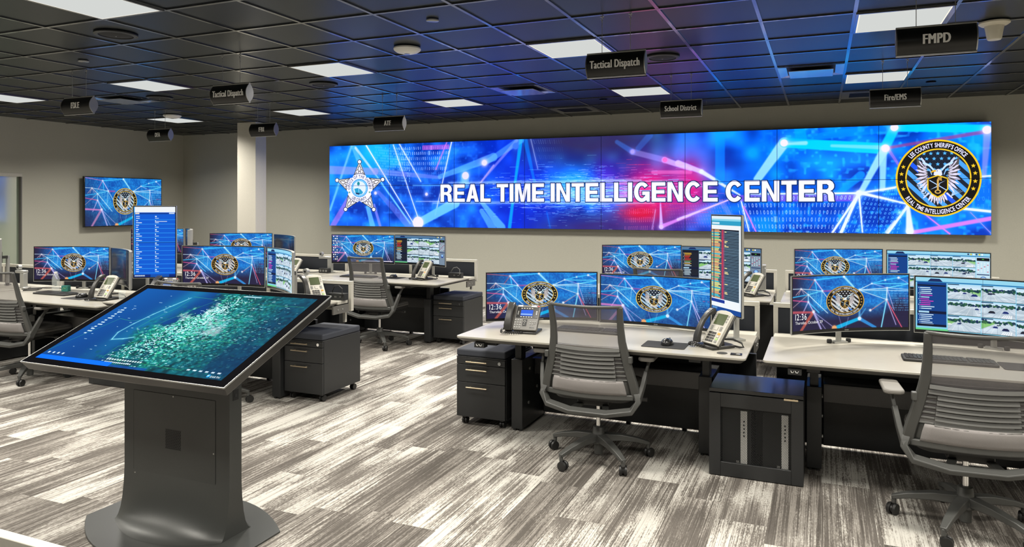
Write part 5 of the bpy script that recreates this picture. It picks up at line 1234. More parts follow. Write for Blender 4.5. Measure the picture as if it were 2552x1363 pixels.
# ---------------------------------------------------------------- monitors
MW, MH, SAG = 0.80, 0.352, 0.050
def my(x, W=MW, sag=SAG): return sag * (1 - (2 * x / W) ** 2)
def make_monitor(W=MW, H=MH, sag=SAG, post=True, name='curved_monitor', cat='monitor', portrait=False):
    """origin: middle of the bottom edge, screen towards -Y; the two side edges lie at y = 0"""
    t = thing(name, '', cat)
    n = 14 if sag else 1
    h = MB()
    Fr, Bk = [], []
    for i in range(n + 1):
        x = -W / 2 + W * i / n; y = my(x, W, sag)
        e = abs(2 * x / W)
        th = 0.014 + 0.016 * (1 - e ** 4)
        Fr.append([h.v((x, y, 0)), h.v((x, y, H))]); Bk.append([h.v((x, y + th, 0.004)), h.v((x, y + th, H - 0.004))])
    for i in range(n):
        h.face([Fr[i][0], Fr[i + 1][0], Fr[i + 1][1], Fr[i][1]], 0)
        h.face([Bk[i + 1][0], Bk[i][0], Bk[i][1], Bk[i + 1][1]], 1)
        h.face([Fr[i][1], Fr[i + 1][1], Bk[i + 1][1], Bk[i][1]], 1)
        h.face([Fr[i + 1][0], Fr[i][0], Bk[i][0], Bk[i + 1][0]], 1)
    h.face([Fr[0][0], Fr[0][1], Bk[0][1], Bk[0][0]], 1); h.face([Fr[n][1], Fr[n][0], Bk[n][0], Bk[n][1]], 1)
    h.done('housing', [M['bezel'], M['silver']], t)
    # thin silver rim seen from the front
    rim = MB(); r = 0.0035
    rim.grid(lambda u, v: (-W / 2 + W * u, my(-W / 2 + W * u, W, sag) - 0.0006, H - r + r * v), n, 1); rim.grid(lambda u, v: (-W / 2 + W * u, my(-W / 2 + W * u, W, sag) - 0.0006, r * v), n, 1)
    for s in (-1, 1): rim.grid(lambda u, v: (s * (W / 2 - r + r * u), my(W / 2 - r + r * u, W, sag) - 0.0006, H * v), 1, 1)
    rim.done('rim', M['silver'], t, smooth=False)
    b = 0.010
    sc = MB()
    bt = 0.022 if not portrait else 0.010
    sc.grid(lambda u, v: (-(W / 2 - b) + (W - 2 * b) * u, my(-(W / 2 - b) + (W - 2 * b) * u, W, sag) - 0.0012, bt + (H - bt - b) * v), n, 1, 0, True)
    sc.done('screen', S_LOCK, t)
    if not portrait:
        MB().box(-0.012, -0.007, sag - 0.001, sag + 0.001, 0.008, 0.014).box(-0.004, 0.014, sag - 0.001, sag + 0.001, 0.009, 0.013).done('maker_mark', M['silver'], t, smooth=False)
    return t
def add_stand(t, drop, y):
    """post and clamp behind the monitor; drop = height of the monitor's bottom edge above the desk, y = distance behind the side edges"""
    p = MB().cyl((0, y, -drop + 0.010), (0, y, 0.17), 0.017, n=16).box(-0.045, 0.045, y - 0.030, y + 0.030, -drop, -drop + 0.010).done('stand_post', M['silver'], t)
    m = MB()
    for s in (-1, 1): m.lathe([(0.013, 0.0), (0.015, 0.004), (0.015, 0.020), (0.012, 0.024)], 12, (s * 0.066, y - 0.005, -drop))
    m.done('clamp_knob', M['rubber'], p)
    MB().box(-0.05, 0.05, SAG + 0.0245, SAG + 0.034, 0.10, 0.21).box(-0.022, 0.022, SAG + 0.033, y, 0.14, 0.17).done('stand_head', M['chairdark'], t)

# ---------------------------------------------------------------- office chair
def make_chair():
    t = thing('office_chair', '', 'office chair')
    yb = lambda z: float(np.interp(z, (0.42, 0.52, 0.62, 0.72, 0.86, 1.0), (-0.215, -0.235, -0.240, -0.248, -0.275, -0.315)))
    hw = lambda z: float(np.interp(z, (0.44, 0.52, 0.60, 0.70, 0.80, 0.90, 1.01), (0.283, 0.270, 0.248, 0.223, 0.208, 0.205, 0.212)))
    surf = lambda x, z: yb(z) + 0.045 * (x / 0.25) ** 2
    fr = MB()
    zs = [0.44, 0.49, 0.54, 0.60, 0.66, 0.72, 0.79, 0.86, 0.93, 0.985, 1.003]
    for s in (-1, 1):
        fr.sweep([(s * (hw(z) + 0.004), surf(hw(z), z), z) for z in zs], [float(np.interp(z, (0.44, 0.7, 1.0), (0.052, 0.050, 0.034))) for z in zs], [float(np.interp(z, (0.44, 1.0), (0.036, 0.020))) for z in zs], (1, 0, 0))
    fr.sweep([(x, surf(x, 1.0), 1.0 - 0.004 * (1 - (x / 0.21) ** 2)) for x in np.linspace(-0.225, 0.225, 9)], 0.018, 0.018, (0, 0, 1))
    fr.sweep([(x, surf(x, 0.452) - 0.004, 0.452) for x in np.linspace(-0.27, 0.27, 9)], 0.034, 0.024, (0, 0, 1))
    fr.done('back_frame', M['chair'], t, bevel=0.006)
    def band(z0, z1, k0, k1, mi, push=0.0, nv=3):
        return lambda u, v: ((2 * u - 1) * (k0 if callable(k0) is False else 1) * (hw(z0 + (z1 - z0) * v) - 0.012), surf((2 * u - 1) * k0 * (hw(z0 + (z1 - z0) * v) - 0.012), z0 + (z1 - z0) * v) + push, z0 + (z1 - z0) * v)
    MB().grid(band(0.755, 0.995, 1, 1, 0), 10, 6).done('mesh_back', M['mesh'], t)
    MB().grid(band(0.545, 0.757, 1, 1, 0, 0.004), 10, 5).done('lumbar_mesh', M['mesh'], t)
    sl = MB()
    for i in range(8):
        za = 0.737 - i * 0.0255; k = 0.97 if i < 2 else 0.80 - 0.012 * i
        w_ = lambda x, z, d: (x, surf(x, z) - d, z)
        X = np.linspace(-1, 1, 9) * k * (hw(za) - 0.012)
        sl.sweep([(x, surf(x, za) - 0.010, za - 0.004 * (1 - (x / 0.2) ** 2)) for x in X], 0.021, 0.006, (0, 0.45, 1))
        for s in (-1, 1):
            X2 = s * np.linspace(k * 0.98, 1.0, 3) * (hw(za) - 0.008)
            if k < 0.9: sl.sweep([(x, surf(x, za) - 0.003, za) for x in X2], 0.010, 0.005, (0, 0.3, 1))
    sl.done('lumbar_slats', M['slat'], t, bevel=0.002)
    def padf(u, v):
        z = 0.468 + 0.085 * v; x = (2 * u - 1) * (hw(z) - 0.045)
        return (x, surf(x, z) - 0.010 - 0.004 * math.sin(math.pi * u) * math.sin(math.pi * v), z)
    MB().grid(padf, 12, 5).done('back_pad', M['pad'], t, solid=0.012)
    bz = MB().grid(lambda u, v: ((2 * u - 1) * (hw(0.455 + 0.10 * v) - 0.010), surf((2 * u - 1) * (hw(0.455 + 0.10 * v) - 0.01), 0.455 + 0.10 * v) + 0.006, 0.455 + 0.10 * v), 10, 4)
    bz.done('back_shell', M['chair'], t, solid=0.008)
    yk = MB()
    pts = [(-0.292, -0.165, 0.475), (-0.300, -0.185, 0.430), (-0.262, -0.205, 0.378), (-0.115, -0.225, 0.352), (0.115, -0.225, 0.352), (0.262, -0.205, 0.378), (0.300, -0.185, 0.430), (0.292, -0.165, 0.475)]
    yk.sweep(pts, 0.050, [0.040, 0.034, 0.030, 0.028, 0.028, 0.030, 0.034, 0.040], (0, 1, 0.35))
    for s in (-1, 1): yk.sweep([(s * 0.11, -0.215, 0.352), (s * 0.07, -0.08, 0.372), (s * 0.06, 0.02, 0.385)], 0.04, 0.022, (1, 0, 0))
    yk.done('yoke', M['chair'], t, bevel=0.005)
    MB().box(-0.10, 0.10, -0.12, 0.15, 0.362, 0.412).cyl((0.10, 0.06, 0.385), (0.28, 0.06, 0.385), 0.006).cyl((0.26, 0.06, 0.385), (0.30, 0.06, 0.385), 0.014).done('tilt_mechanism', M['chairdark'], t, bevel=0.008)
    sp = rrect(-0.245, 0.245, -0.20, 0.275, 0.09, 6)
    sp2 = rrect(-0.235, 0.235, -0.19, 0.265, 0.085, 6)
    MB().prism(sp2, 0.412, 0.438, 0, None, sp).done('seat_shell', M['chairdark'], t, bevel=0.004)
    MB().prism(sp, 0.438, 0.462, 0).prism(sp, 0.4621, 0.482, 0, None, sp2).done('seat', M['seat'], t, bevel=0.008)
    for s in (-1, 1):
        a = MB().sweep([(s * 0.297, -0.185, 0.430), (s * 0.318, -0.150, 0.515), (s * 0.332, -0.110, 0.600)], [0.046, 0.040, 0.036], [0.030, 0.026, 0.024], (0, 0.7, -0.6)) \
            .sweep([(s * 0.330, -0.118, 0.590), (s * 0.338, -0.085, 0.640), (s * 0.338, -0.07, 0.670)], [0.026, 0.022, 0.034], [0.018, 0.016, 0.03], (0, 0.8, -0.5)).done('armrest', M['chair'], t, bevel=0.004)
        pad = [(x * 1.0 + s * 0.338, y - 0.045) for x, y in [(-0.048, -0.10), (-0.030, -0.118), (0.030, -0.118), (0.048, -0.10), (0.044, 0.10), (0.028, 0.125), (-0.028, 0.125), (-0.044, 0.10)]]
        MB().prism(pad, 0.668, 0.692).done('arm_pad', M['armpad'], a, bevel=0.008)
        MB().box(s * 0.262 - 0.012, s * 0.262 + 0.012, -0.235, -0.205, 0.665, 0.705).done('lumbar_knob', M['chair'], t, bevel=0.004)
    MB().cyl((0, 0, 0.16), (0, 0, 0.365), 0.0145, n=18).done('gas_lift', M['chrome'], t)
    b = MB().lathe([(0.030, 0.095), (0.046, 0.10), (0.050, 0.135), (0.038, 0.158), (0.034, 0.20), (0.030, 0.205)], 24).lathe([(0.027, 0.03), (0.027, 0.098)], 20)
    for k in range(5):
        a = R(98 + 72 * k); d = Vector((math.cos(a), math.sin(a), 0)); n = Vector((-d.y, d.x, 0))
        b.sweep([d * 0.03 + Vector((0, 0, 0.138)), d * 0.14 + Vector((0, 0, 0.132)), d * 0.25 + Vector((0, 0, 0.112)), d * 0.325 + Vector((0, 0, 0.088))], [0.056, 0.050, 0.040, 0.030], [0.046, 0.038, 0.028, 0.022], n)
        b.cyl(d * 0.316 + Vector((0, 0, 0.055)), d * 0.316 + Vector((0, 0, 0.092)), 0.012)
    b.done('star_base', M['chair'], t, bevel=0.004)
    for k in range(5):
        a = R(98 + 72 * k); d = Vector((math.cos(a), math.sin(a), 0)); c = d * 0.316
        w = R(98 + 72 * k + (40, -25, 15, 60, -50)[k]); ax = Vector((math.cos(w), math.sin(w), 0)); fw = Vector((-ax.y, ax.x, 0))
        m = MB(); cc = c + fw * 0.012 + Vector((0, 0, 0.030))
        for s in (-1, 1):
            m.cyl(cc + ax * s * 0.006, cc + ax * s * 0.012, 0.026, 0.030, 20); m.cyl(cc + ax * s * 0.012, cc + ax * s * 0.023, 0.030, 0.027, 20)
        m.cyl(cc - ax * 0.006, cc + ax * 0.006, 0.020, n=14)
        m.cyl(c + Vector((0, 0, 0.045)), c + Vector((0, 0, 0.066)), 0.010)
        m.done('caster', M['caster'], t)
    return t

# ---------------------------------------------------------------- drawer pedestal
def make_pedestal():
    """origin: front left corner on the floor, front towards -Y"""
    t = thing('mobile_pedestal', '', 'drawer pedestal')
    W, D = 0.390, 0.50
    MB().box(0, W, 0.018, D, 0.066, 0.500).box(0.0, W, 0.0, 0.018, 0.492, 0.500).done('body', M['black'], t, bevel=0.002)
    cp = rrect(0.0, W, 0.0, D, 0.012)
    MB().prism(cp, 0.501, 0.552).done('cushion', M['cushion'], t, bevel=0.012, seg=3)
    for k, (z0, z1) in enumerate(((0.445, 0.490), (0.318, 0.441), (0.066, 0.314))):
        d = MB().box(0.003, W - 0.003, 0.0, 0.0175, z0, z1).done('drawer', M['black'], t, bevel=0.0015)
        zc = z1 - (0.022 if k == 0 else 0.030)
        MB().cyl((0.09, -0.026, zc), (0.255, -0.026, zc), 0.0052, n=12).cyl((0.115, -0.026, zc), (0.115, 0.001, zc), 0.0036, n=8).cyl((0.230, -0.026, zc), (0.230, 0.001, zc), 0.0036, n=8).done('handle', M['brass'], d)
    MB().cyl((W - 0.045, 0.001, 0.468), (W - 0.045, -0.006, 0.468), 0.012, n=18).done('lock', M['chrome'], t)
    for x, y in ((0.045, 0.05), (W - 0.045, 0.05), (0.045, D - 0.05), (W - 0.045, D - 0.05)):
        MB().cyl((x - 0.018, y + 0.01, 0.025), (x - 0.004, y + 0.01, 0.025), 0.025, n=18).cyl((x + 0.004, y + 0.01, 0.025), (x + 0.018, y + 0.01, 0.025), 0.025, n=18).cyl((x - 0.005, y + 0.01, 0.025), (x + 0.005, y + 0.01, 0.025), 0.014) \
            .box(x - 0.014, x + 0.014, y - 0.014, y + 0.014, 0.046, 0.066).done('caster', M['caster'], t)
    return t

# ---------------------------------------------------------------- phones, keyboards, mice
def make_silver_phone():
    """origin on the desk under the middle of the foot; face towards -Y, leaning back"""
    t = thing('silver_desk_phone', '', 'desk phone')
    MB().prism([(-0.085, -0.085), (0.075, -0.085), (0.075, 0.085), (0.03, 0.10), (-0.07, 0.10), (-0.085, 0.07)], 0.0, 0.018).prism([(-0.045, -0.055), (0.05, -0.055), (0.05, 0.03), (-0.045, 0.03)], 0.018, 0.07, 0, None, [(-0.045, -0.025), (0.05, -0.025), (0.05, 0.02), (-0.045, 0.02)]).done('foot', M['phoneblack'], t, bevel=0.004)
    T = Matrix.Translation((0, -0.065, 0.031)) @ Matrix.Rotation(R(55), 4, 'X')        # local face plane: x right, y up the face, z out
    def fb(x0, x1, y0, y1, z0, z1, mi=0, mb=None): return (mb or MB()).box(x0, x1, y0, y1, z0, z1, mi, T)
    top = [(-0.052, 0.0), (0.085, 0.0), (0.085, 0.212), (0.055, 0.224), (0.015, 0.228), (-0.025, 0.224), (-0.052, 0.214)]
    MB().prism(top, -0.022, 0.0, 0, T).done('body', M['phone'], t, bevel=0.004)
    MB().box(-0.056, 0.089, -0.004, 0.216, -0.034, -0.022, 0, T).done('back_shell', M['phoneblack'], t, bevel=0.004)
    fb(-0.028, 0.058, 0.128, 0.200, 0.0, 0.0016).done('display', M['lcd'], t, smooth=False)
    k, k2, k3, k4 = MB(), MB(), MB(), MB()
    for r in range(4):
        for c in range(3): fb(-0.026 + c * 0.022, -0.008 + c * 0.022, 0.012 + r * 0.0175, 0.0245 + r * 0.0175, 0.0, 0.003, 0, k)
        fb(0.040, 0.046, 0.012 + r * 0.0175, 0.0245 + r * 0.0175, 0.0, 0.001, 1, k)
        fb(0.052, 0.070, 0.012 + r * 0.0175, 0.0245 + r * 0.0175, 0.0, 0.003, (3, 4, 1, 2)[r], k)
        fb(-0.046, -0.034, 0.014 + r * 0.0175, 0.0225 + r * 0.0175, 0.0, 0.003, 1, k)
    fb(0.003, 0.030, 0.092, 0.115, 0.0, 0.003, 1, k2)
    for r in range(3):
        fb(-0.032, -0.014, 0.090 + r * 0.010, 0.097 + r * 0.010, 0.0, 0.002, 3, k2); fb(0.046, 0.066, 0.090 + r * 0.010, 0.097 + r * 0.010, 0.0, 0.002, 3, k2)
        fb(0.064, 0.074, 0.150 + r * 0.018, 0.160 + r * 0.018, 0.0, 0.002, 3, k3); fb(-0.042, -0.034, 0.160 + r * 0.014, 0.167 + r * 0.014, 0.0, 0.002, 3, k4)
    KM = [M['phoneblack'], M['phone'], M['orange'], M['key'], M['green']]
    k.done('number_keys', KM, t, smooth=False); k2.done('menu_keys', KM, t, smooth=False); k3.done('line_keys', KM, t, smooth=False); k4.done('side_keys', KM, t, smooth=False)
    hp = [(-0.082, -0.012, 0.004), (-0.082, 0.02, 0.020), (-0.082, 0.07, 0.034), (-0.082, 0.12, 0.038), (-0.082, 0.17, 0.030), (-0.082, 0.205, 0.012), (-0.082, 0.218, -0.002)]
    MB().sweep([T @ Vector(p) for p in hp], [0.048, 0.046, 0.040, 0.038, 0.040, 0.046, 0.046], [0.030, 0.030, 0.024, 0.022, 0.024, 0.030, 0.026], (1, 0, 0)).done('handset', M['phoneblack'], t, bevel=0.008, seg=3)
    co = []
    for i in range(150):
        u = i / 149; a = u * 2 * math.pi * 16
        bx = -0.085 + 0.10 * u - 0.05 * math.sin(math.pi * u); by = -0.075 - 0.050 * math.sin(math.pi * u); bz = 0.012 + 0.012 * (1 - u) * (1 - u)
        co.append((bx, by + 0.007 * math.sin(a), bz + 0.0075 * math.cos(a)))
    MB().tube(co, 0.0022, 5).done('cord', M['rubber'], t)
    MB().tube([(0.03, 0.03, 0.05), (0.07, 0.075, 0.052), (0.115, 0.10, 0.035), (0.130, 0.10, 0.013), (0.10, 0.10, 0.0075), (0.06, 0.095, 0.0085)], 0.006, 8).done('line_cable', M['rubber'], t)
    return t
def make_console_phone():
    t = thing('console_phone', '', 'desk phone')
    T = Matrix.Translation((0, -0.075, 0.026)) @ Matrix.Rotation(R(52), 4, 'X')
    MB().prism([(-0.115, -0.075), (0.105, -0.075), (0.105, 0.09), (-0.115, 0.09)], 0.0, 0.014).prism([(-0.05, -0.03), (0.07, -0.03), (0.07, 0.08), (-0.05, 0.08)], 0.014, 0.12, 0, None, [(-0.05, 0.03), (0.07, 0.03), (0.07, 0.06), (-0.05, 0.06)]).done('foot', M['phoneblack'], t, bevel=0.004)
    MB().prism(rrect(-0.058, 0.110, 0.0, 0.190, 0.012), -0.022, 0.0, 0, T).done('body', M['phonegrey'], t, bevel=0.004)
    MB().box(-0.050, 0.100, 0.090, 0.172, 0.0, 0.0022, 0, T).done('bezel', M['bezel'], t, bevel=0.001)
    s = MB().box(-0.020, 0.064, 0.106, 0.150, 0.0021, 0.0030, 0, T); s.box(-0.018, 0.062, 0.112, 0.122, 0.0030, 0.0034, 1, T); s.done('display', [M['bluelamp'], emis('phone_display_pale', (0.35, 0.55, 0.95))], t, smooth=False)
    k = MB()
    for r in range(4):
        for c in range(3): k.box(-0.050 + c * 0.017, -0.039 + c * 0.017, 0.014 + r * 0.018, 0.025 + r * 0.018, 0.0, 0.003, 0, T)
    k.done('number_keys', M['key'], t, smooth=False); k = MB()
    k.box(0.006, 0.034, 0.030, 0.080, 0.0, 0.002, 1, T)
    for a, b in ((0.010, 0.060), (0.022, 0.060), (0.016, 0.068), (0.016, 0.050), (0.014, 0.038)): k.box(a, a + 0.007, b, b + 0.006, 0.002, 0.004, 0, T)
    k.done('navigation_pad', [M['key'], M['bezel']], t, smooth=False); k = MB()
    for a, b in ((0.055, 0.058), (0.072, 0.058), (0.055, 0.042), (0.072, 0.042), (0.086, 0.060), (0.086, 0.048)): k.box(a, a + 0.009, b, b + 0.008, 0.0, 0.003, 0, T)
    k.box(0.055, 0.092, 0.016, 0.028, 0.0, 0.002, 0, T); k.box(0.057, 0.090, 0.018, 0.026, 0.002, 0.0026, 1, T)
    k.done('function_keys', [M['key'], M['bezel']], t, smooth=False); k = MB()
    for c in range(5): k.box(-0.022 + c * 0.018, -0.012 + c * 0.018, 0.160, 0.164, 0.0022, 0.0034, 2, T); k.box(-0.018 + c * 0.018, -0.008 + c * 0.018, 0.095, 0.099, 0.0022, 0.0034, 2, T)
    for c in range(3): k.box(0.086, 0.094, 0.118 + c * 0.010, 0.123 + c * 0.010, 0.0022, 0.0034, 2, T); k.box(-0.040, -0.034, 0.115 + c * 0.010, 0.119 + c * 0.010, 0.0022, 0.0034, 2, T)
    MB().box(-0.046, -0.014, 0.176, 0.186, 0.0, 0.002, 0, T).box(0.046, 0.082, 0.176, 0.186, 0.0, 0.002, 0, T).done('label_strip', M['white'], t, smooth=False)
    MB().box(0.090, 0.102, 0.176, 0.186, 0.0, 0.004, 0, T).done('message_lamp', M['red'], t, smooth=False)
    k.done('soft_keys', [M['key'], M['bezel'], M['white'], M['red']], t, smooth=False)
    hp = [(-0.088, -0.004, 0.004), (-0.088, 0.02, 0.024), (-0.088, 0.06, 0.036), (-0.088, 0.12, 0.036), (-0.088, 0.16, 0.028), (-0.088, 0.192, 0.008)]
    MB().sweep([T @ Vector(p) for p in hp], [0.050, 0.050, 0.044, 0.044, 0.050, 0.050], [0.030, 0.026, 0.022, 0.022, 0.026, 0.030], (1, 0, 0)).done('handset', M['phoneblack'], t, bevel=0.008, seg=3)
    MB().box(-0.114, -0.060, 0.0, 0.190, -0.022, -0.003, 0, T).done('cradle', M['phonegrey'], t, bevel=0.004)
    co = []
    for i in range(150):
        u = i / 149; a = u * 2 * math.pi * 18
        x = -0.095 + 0.11 * u - 0.10 * math.sin(math.pi * u) * (1 - u); y = -0.07 - 0.075 * math.sin(math.pi * u); z = 0.011 + 0.03 * (1 - u) ** 3
        co.append((x, y + 0.006 * math.sin(a), z + 0.007 * math.cos(a)))
    MB().tube(co, 0.0022, 5).done('cord', M['rubber'], t)
    return t
def make_keyboard():
    t = thing('keyboard', '', 'keyboard')
    MB().prism(rrect(-0.225, 0.225, -0.075, 0.075, 0.012), 0.0, 0.014).done('body', M['rubber'], t, bevel=0.003)
    k = MB()
    for r in range(6):
        y = 0.052 - r * 0.0205
        for c in range(15):
            if r == 5 and 4 <= c <= 9:
                if c == 4: k.box(-0.210 + 4 * 0.0195, -0.210 + 9 * 0.0195 + 0.0165, y, y + 0.0165, 0.0138, 0.0185)
                continue
            k.box(-0.210 + c * 0.0195, -0.210 + c * 0.0195 + 0.0165, y, y + 0.0165, 0.0138, 0.0185)
        for c in range(6): k.box(0.094 + c * 0.0195, 0.1105 + c * 0.0195, y, y + 0.0165, 0.0138, 0.0185)
    k.done('keys', M['phoneblack'], t, smooth=False)
    return t
def make_mouse():
    t = thing('computer_mouse', '', 'mouse')
    def f(u, v):
        a = 2 * math.pi * u; e = v * math.pi / 2
        return (0.033 * math.cos(a) * math.cos(e) * (1 - 0.12 * math.sin(a)), 0.056 * math.sin(a) * math.cos(e), 0.003 + 0.036 * math.sin(e) ** 0.8 * (1 - 0.15 * math.sin(a) * math.cos(e)))
    MB().grid(f, 20, 7).lathe([(0.03, 0.0), (0.033, 0.0035)], 20).done('body', M['blackgloss'], t)
    MB().cyl((-0.004, 0.030, 0.030), (0.004, 0.030, 0.030), 0.010, n=14).done('wheel', M['key'], t)
    return t
def mouse_pad(label, x, y, rz=0.0, w=0.26, d=0.19):
    o = MB().prism(rrect(-w / 2, w / 2, -d / 2, d / 2, 0.012), 0.0, 0.003).done('mouse_pad', M['padmat'], None, loc=(x, y, DH + 0.0003))
    o.rotation_euler.z = rz
    return tag(o, label, 'mouse pad', 'black mouse pads on the desks')

# ---------------------------------------------------------------- placing the workstations
def desk_at(label, x, y, xl=0.18, xr=DW - 0.335, up=0.0):
    t = make_desk()
    for c in t.children_recursive:
        if c.name.startswith(('worktop', 'rear_rail', 'end_bracket', 'height_control', 'lift_column')): c.location.z += up
    # move the two leg casings (and the panels between them) to this desk's own spacing
    cs = [c for c in t.children if c.name.startswith('leg_casing')]
    cs[0].location.x += xl - 0.18; cs[1].location.x += xr - (DW - 0.335)
    for c in t.children:
        if c.name.startswith(('modesty', 'cable_tray')):
            a0, b0, a1, b1 = 0.275, DW - 0.345, xl + 0.095, xr - 0.010
            c.scale.x = (b1 - a1) / (b0 - a0); c.location.x = a1 - a0 * c.scale.x
    t.location = (x, y, 0); t['label'] = label; t['group'] = 'sit-stand desks'
    return t
F1, F2 = 4.08, 6.56
DESKS = {'A': (-2.21, F1, 0.18, 1.485), 'B': (-0.30, F1, 0.216, 1.485), 'C': (-5.55, F1, 0.18, 1.365), 'E': (-7.42, F1, 0.18, 1.27), 'Z': (-9.29, F1, 0.18, 1.485),
         'D': (-5.60, F2, 0.18, 1.37), 'G': (-7.46, F2, 0.18, 1.485), 'H': (-9.32, F2, 0.18, 1.485), 'P': (-2.235, F2, 0.18, 1.485), 'Q': (-0.335, F2, 0.18, 1.485)}
DL = {'A': 'pale-topped sit-stand desk in the centre foreground with two wide monitors and a black phone', 'B': 'pale-topped sit-stand desk at the right edge with a keyboard and two wide monitors',
      'C': 'sit-stand desk mostly hidden behind the tilted map kiosk', 'E': 'pale-topped sit-stand desk at far left with keyboard, mouse and water bottle', 'Z': 'sit-stand desk cut off by the left edge behind the left chair',
      'D': 'pale-topped sit-stand desk below the left end of the video wall', 'G': 'sit-stand desk in front of the column, mostly behind monitors', 'H': 'distant sit-stand desk under the wall television',
      'P': 'back-row sit-stand desk behind the tall dark portrait screen', 'Q': 'back-row sit-stand desk behind the monitors at the right edge'}
RAISE = {'C': 0.045}                     # this desk stands a little higher
for k, (x, y, a, b) in DESKS.items(): desk_at(DL[k], x, y, a, b, RAISE.get(k, 0.0))
PL = {'A': 'low dark privacy screen behind the centre foreground desk', 'B': 'low dark privacy screen behind the desk at the right edge', 'C': 'low dark privacy screen behind the desk hidden by the kiosk', 'E': 'low dark privacy screen behind the far left desk with the water bottle',
      'Z': 'low dark privacy screen behind the desk cut by the left edge', 'D': 'low dark privacy screen behind the desk below the left end of the video wall', 'G': 'low dark privacy screen in front of the column', 'H': 'distant low privacy screen under the wall television',
      'P': 'low dark privacy screen in the back row behind the tall call-list screen', 'Q': 'low dark privacy screen in the back row below the video wall seal'}
ps0 = None
for k, (x, y, a, b) in DESKS.items():
    o = make_pscreen() if ps0 is None else copy_tree(ps0)
    ps0 = ps0 or o
    o.location = (x, y + 0.955, 0.682); o['label'] = PL[k]; o['category'] = 'privacy screen'; o['group'] = 'beige-framed dark privacy screens behind the desks'
    a0, a1 = {'A': (0.16, 1.80), 'C': (0.02, 1.44), 'D': (0.02, 1.44)}.get(k, (0.02, 1.80))
    sp = part_of(o, 'spine_panel')[0]; sp.location.x = a0; sp.scale.x = a1 - a0

mon0 = make_monitor()
mon0['category'] = 'monitor'
MON = [
    ('A', -2.200, 4.49, -1.469, 4.84, 1.120, S_LOCKB, 'curved monitor behind the black phone on the centre desk, showing 12:36'),
    ('A', -1.460, 4.86, -0.681, 4.77, 1.106, S_BLUE, 'curved monitor with bright blue wallpaper left of the tall portrait screen on the centre desk'),
    ('B', -0.170, 4.45, 0.507, 4.90, 1.176, S_LOCK, 'curved lock-screen monitor at right reading Thursday, October 29 in full'),
    ('B', 0.525, 4.91, 1.290, 4.68, 1.165, S_FEED, 'curved monitor of traffic camera views cut by the right edge'),
    ('E', -7.240, 4.63, -6.515, 4.86, 1.180, S_LOCK, 'curved lock-screen monitor on the far left desk above the water bottle'),
    ('E', -6.478, 4.868, -5.790, 4.52, 1.170, M['dark_screen'], 'curved dark monitor seen edge-on behind the silver phone at far left'),
    ('C', -5.190, 4.55, -4.369, 4.71, 1.239, S_LOCK, 'curved lock-screen monitor just above the top edge of the map kiosk'),
    ('C', -4.368, 4.72, -3.754, 4.30, 1.233, S_FEED, 'narrow-looking curved monitor of camera views turned sideways above the map kiosk'),
    ('D', -5.454, 6.95, -4.675, 7.12, 1.236, S_ICON, 'curved monitor with a column of desktop icons, below the left end of the video wall'),
    ('D', -4.655, 7.135, -3.941, 6.98, 1.239, S_FEED2, 'curved monitor of camera views with dark side list, right of the icon monitor'),
    ('G', -7.306, 6.85, -6.579, 7.20, 1.224, S_LOCK, 'curved monitor with half-hidden seal in front of the column'),
    ('G', -6.573, 7.20, -5.840, 6.76, 1.210, M['dark_screen'], 'curved dark monitor seen edge-on right of the column'),
    ('P', -2.037, 6.85, -1.303, 7.12, 1.192, S_LOCKB, 'back-row curved lock-screen monitor left of the tall dark list screen'),
    ('P', -1.275, 7.135, -0.553, 7.00, 1.182, S_FEED2, 'back-row curved monitor of camera views partly behind the tall dark list screen'),
    ('Q', -0.243, 6.82, 0.528, 7.12, 1.196, S_LOCKB, 'back-row curved lock-screen monitor above the large one at right'),
    ('Q', 0.552, 7.13, 1.310, 6.98, 1.190, S_FEED, 'back-row curved monitor of camera views below the seal of the video wall'),
    ('H', -8.880, 6.96, -8.090, 7.16, 1.263, S_LOCK, 'distant curved monitor mostly behind the tall blue portrait screen'),
    ('H', -8.085, 7.17, -7.460, 6.65, 1.268, M['dark_screen'], 'distant dark monitor seen edge-on right of the tall blue portrait screen'),
    ('Z', -8.380, 4.90, -7.720, 4.52, 1.235, M['dark_screen'], 'curved monitor seen edge-on at the left edge of the picture'),
]
first = True
for dk, xl, yl, xr, yr, zt, sm, lab in MON:
    o = mon0 if first else copy_tree(mon0)
    first = False
    o.location = ((xl + xr) / 2, (yl + yr) / 2, zt - MH); o.rotation_euler = (0, 0, math.atan2(yr - yl, xr - xl))
    o['label'] = lab; o['group'] = 'wide curved monitors on the desks'
    s = [c for c in o.children if c.name.startswith('screen')][0]
    s.material_slots[0].link = 'OBJECT'; s.material_slots[0].material = sm
bpy.context.view_layer.update()
for o in [q for q in COL.objects if q.name.startswith('curved_monitor') and q.parent is None]:
    fr = F1 if o.location.y < 5.6 else F2
    add_stand(o, o.location.z - DH - (0.045 if o.location.y < 5.6 and -5.5 < o.location.x < -3.8 else 0) - 0.0005, min(max((fr + 0.835 - o.location.y) / math.cos(o.rotation_euler.z), SAG + 0.075), 0.24 if abs(o.rotation_euler.z) < 0.5 else SAG + 0.08))
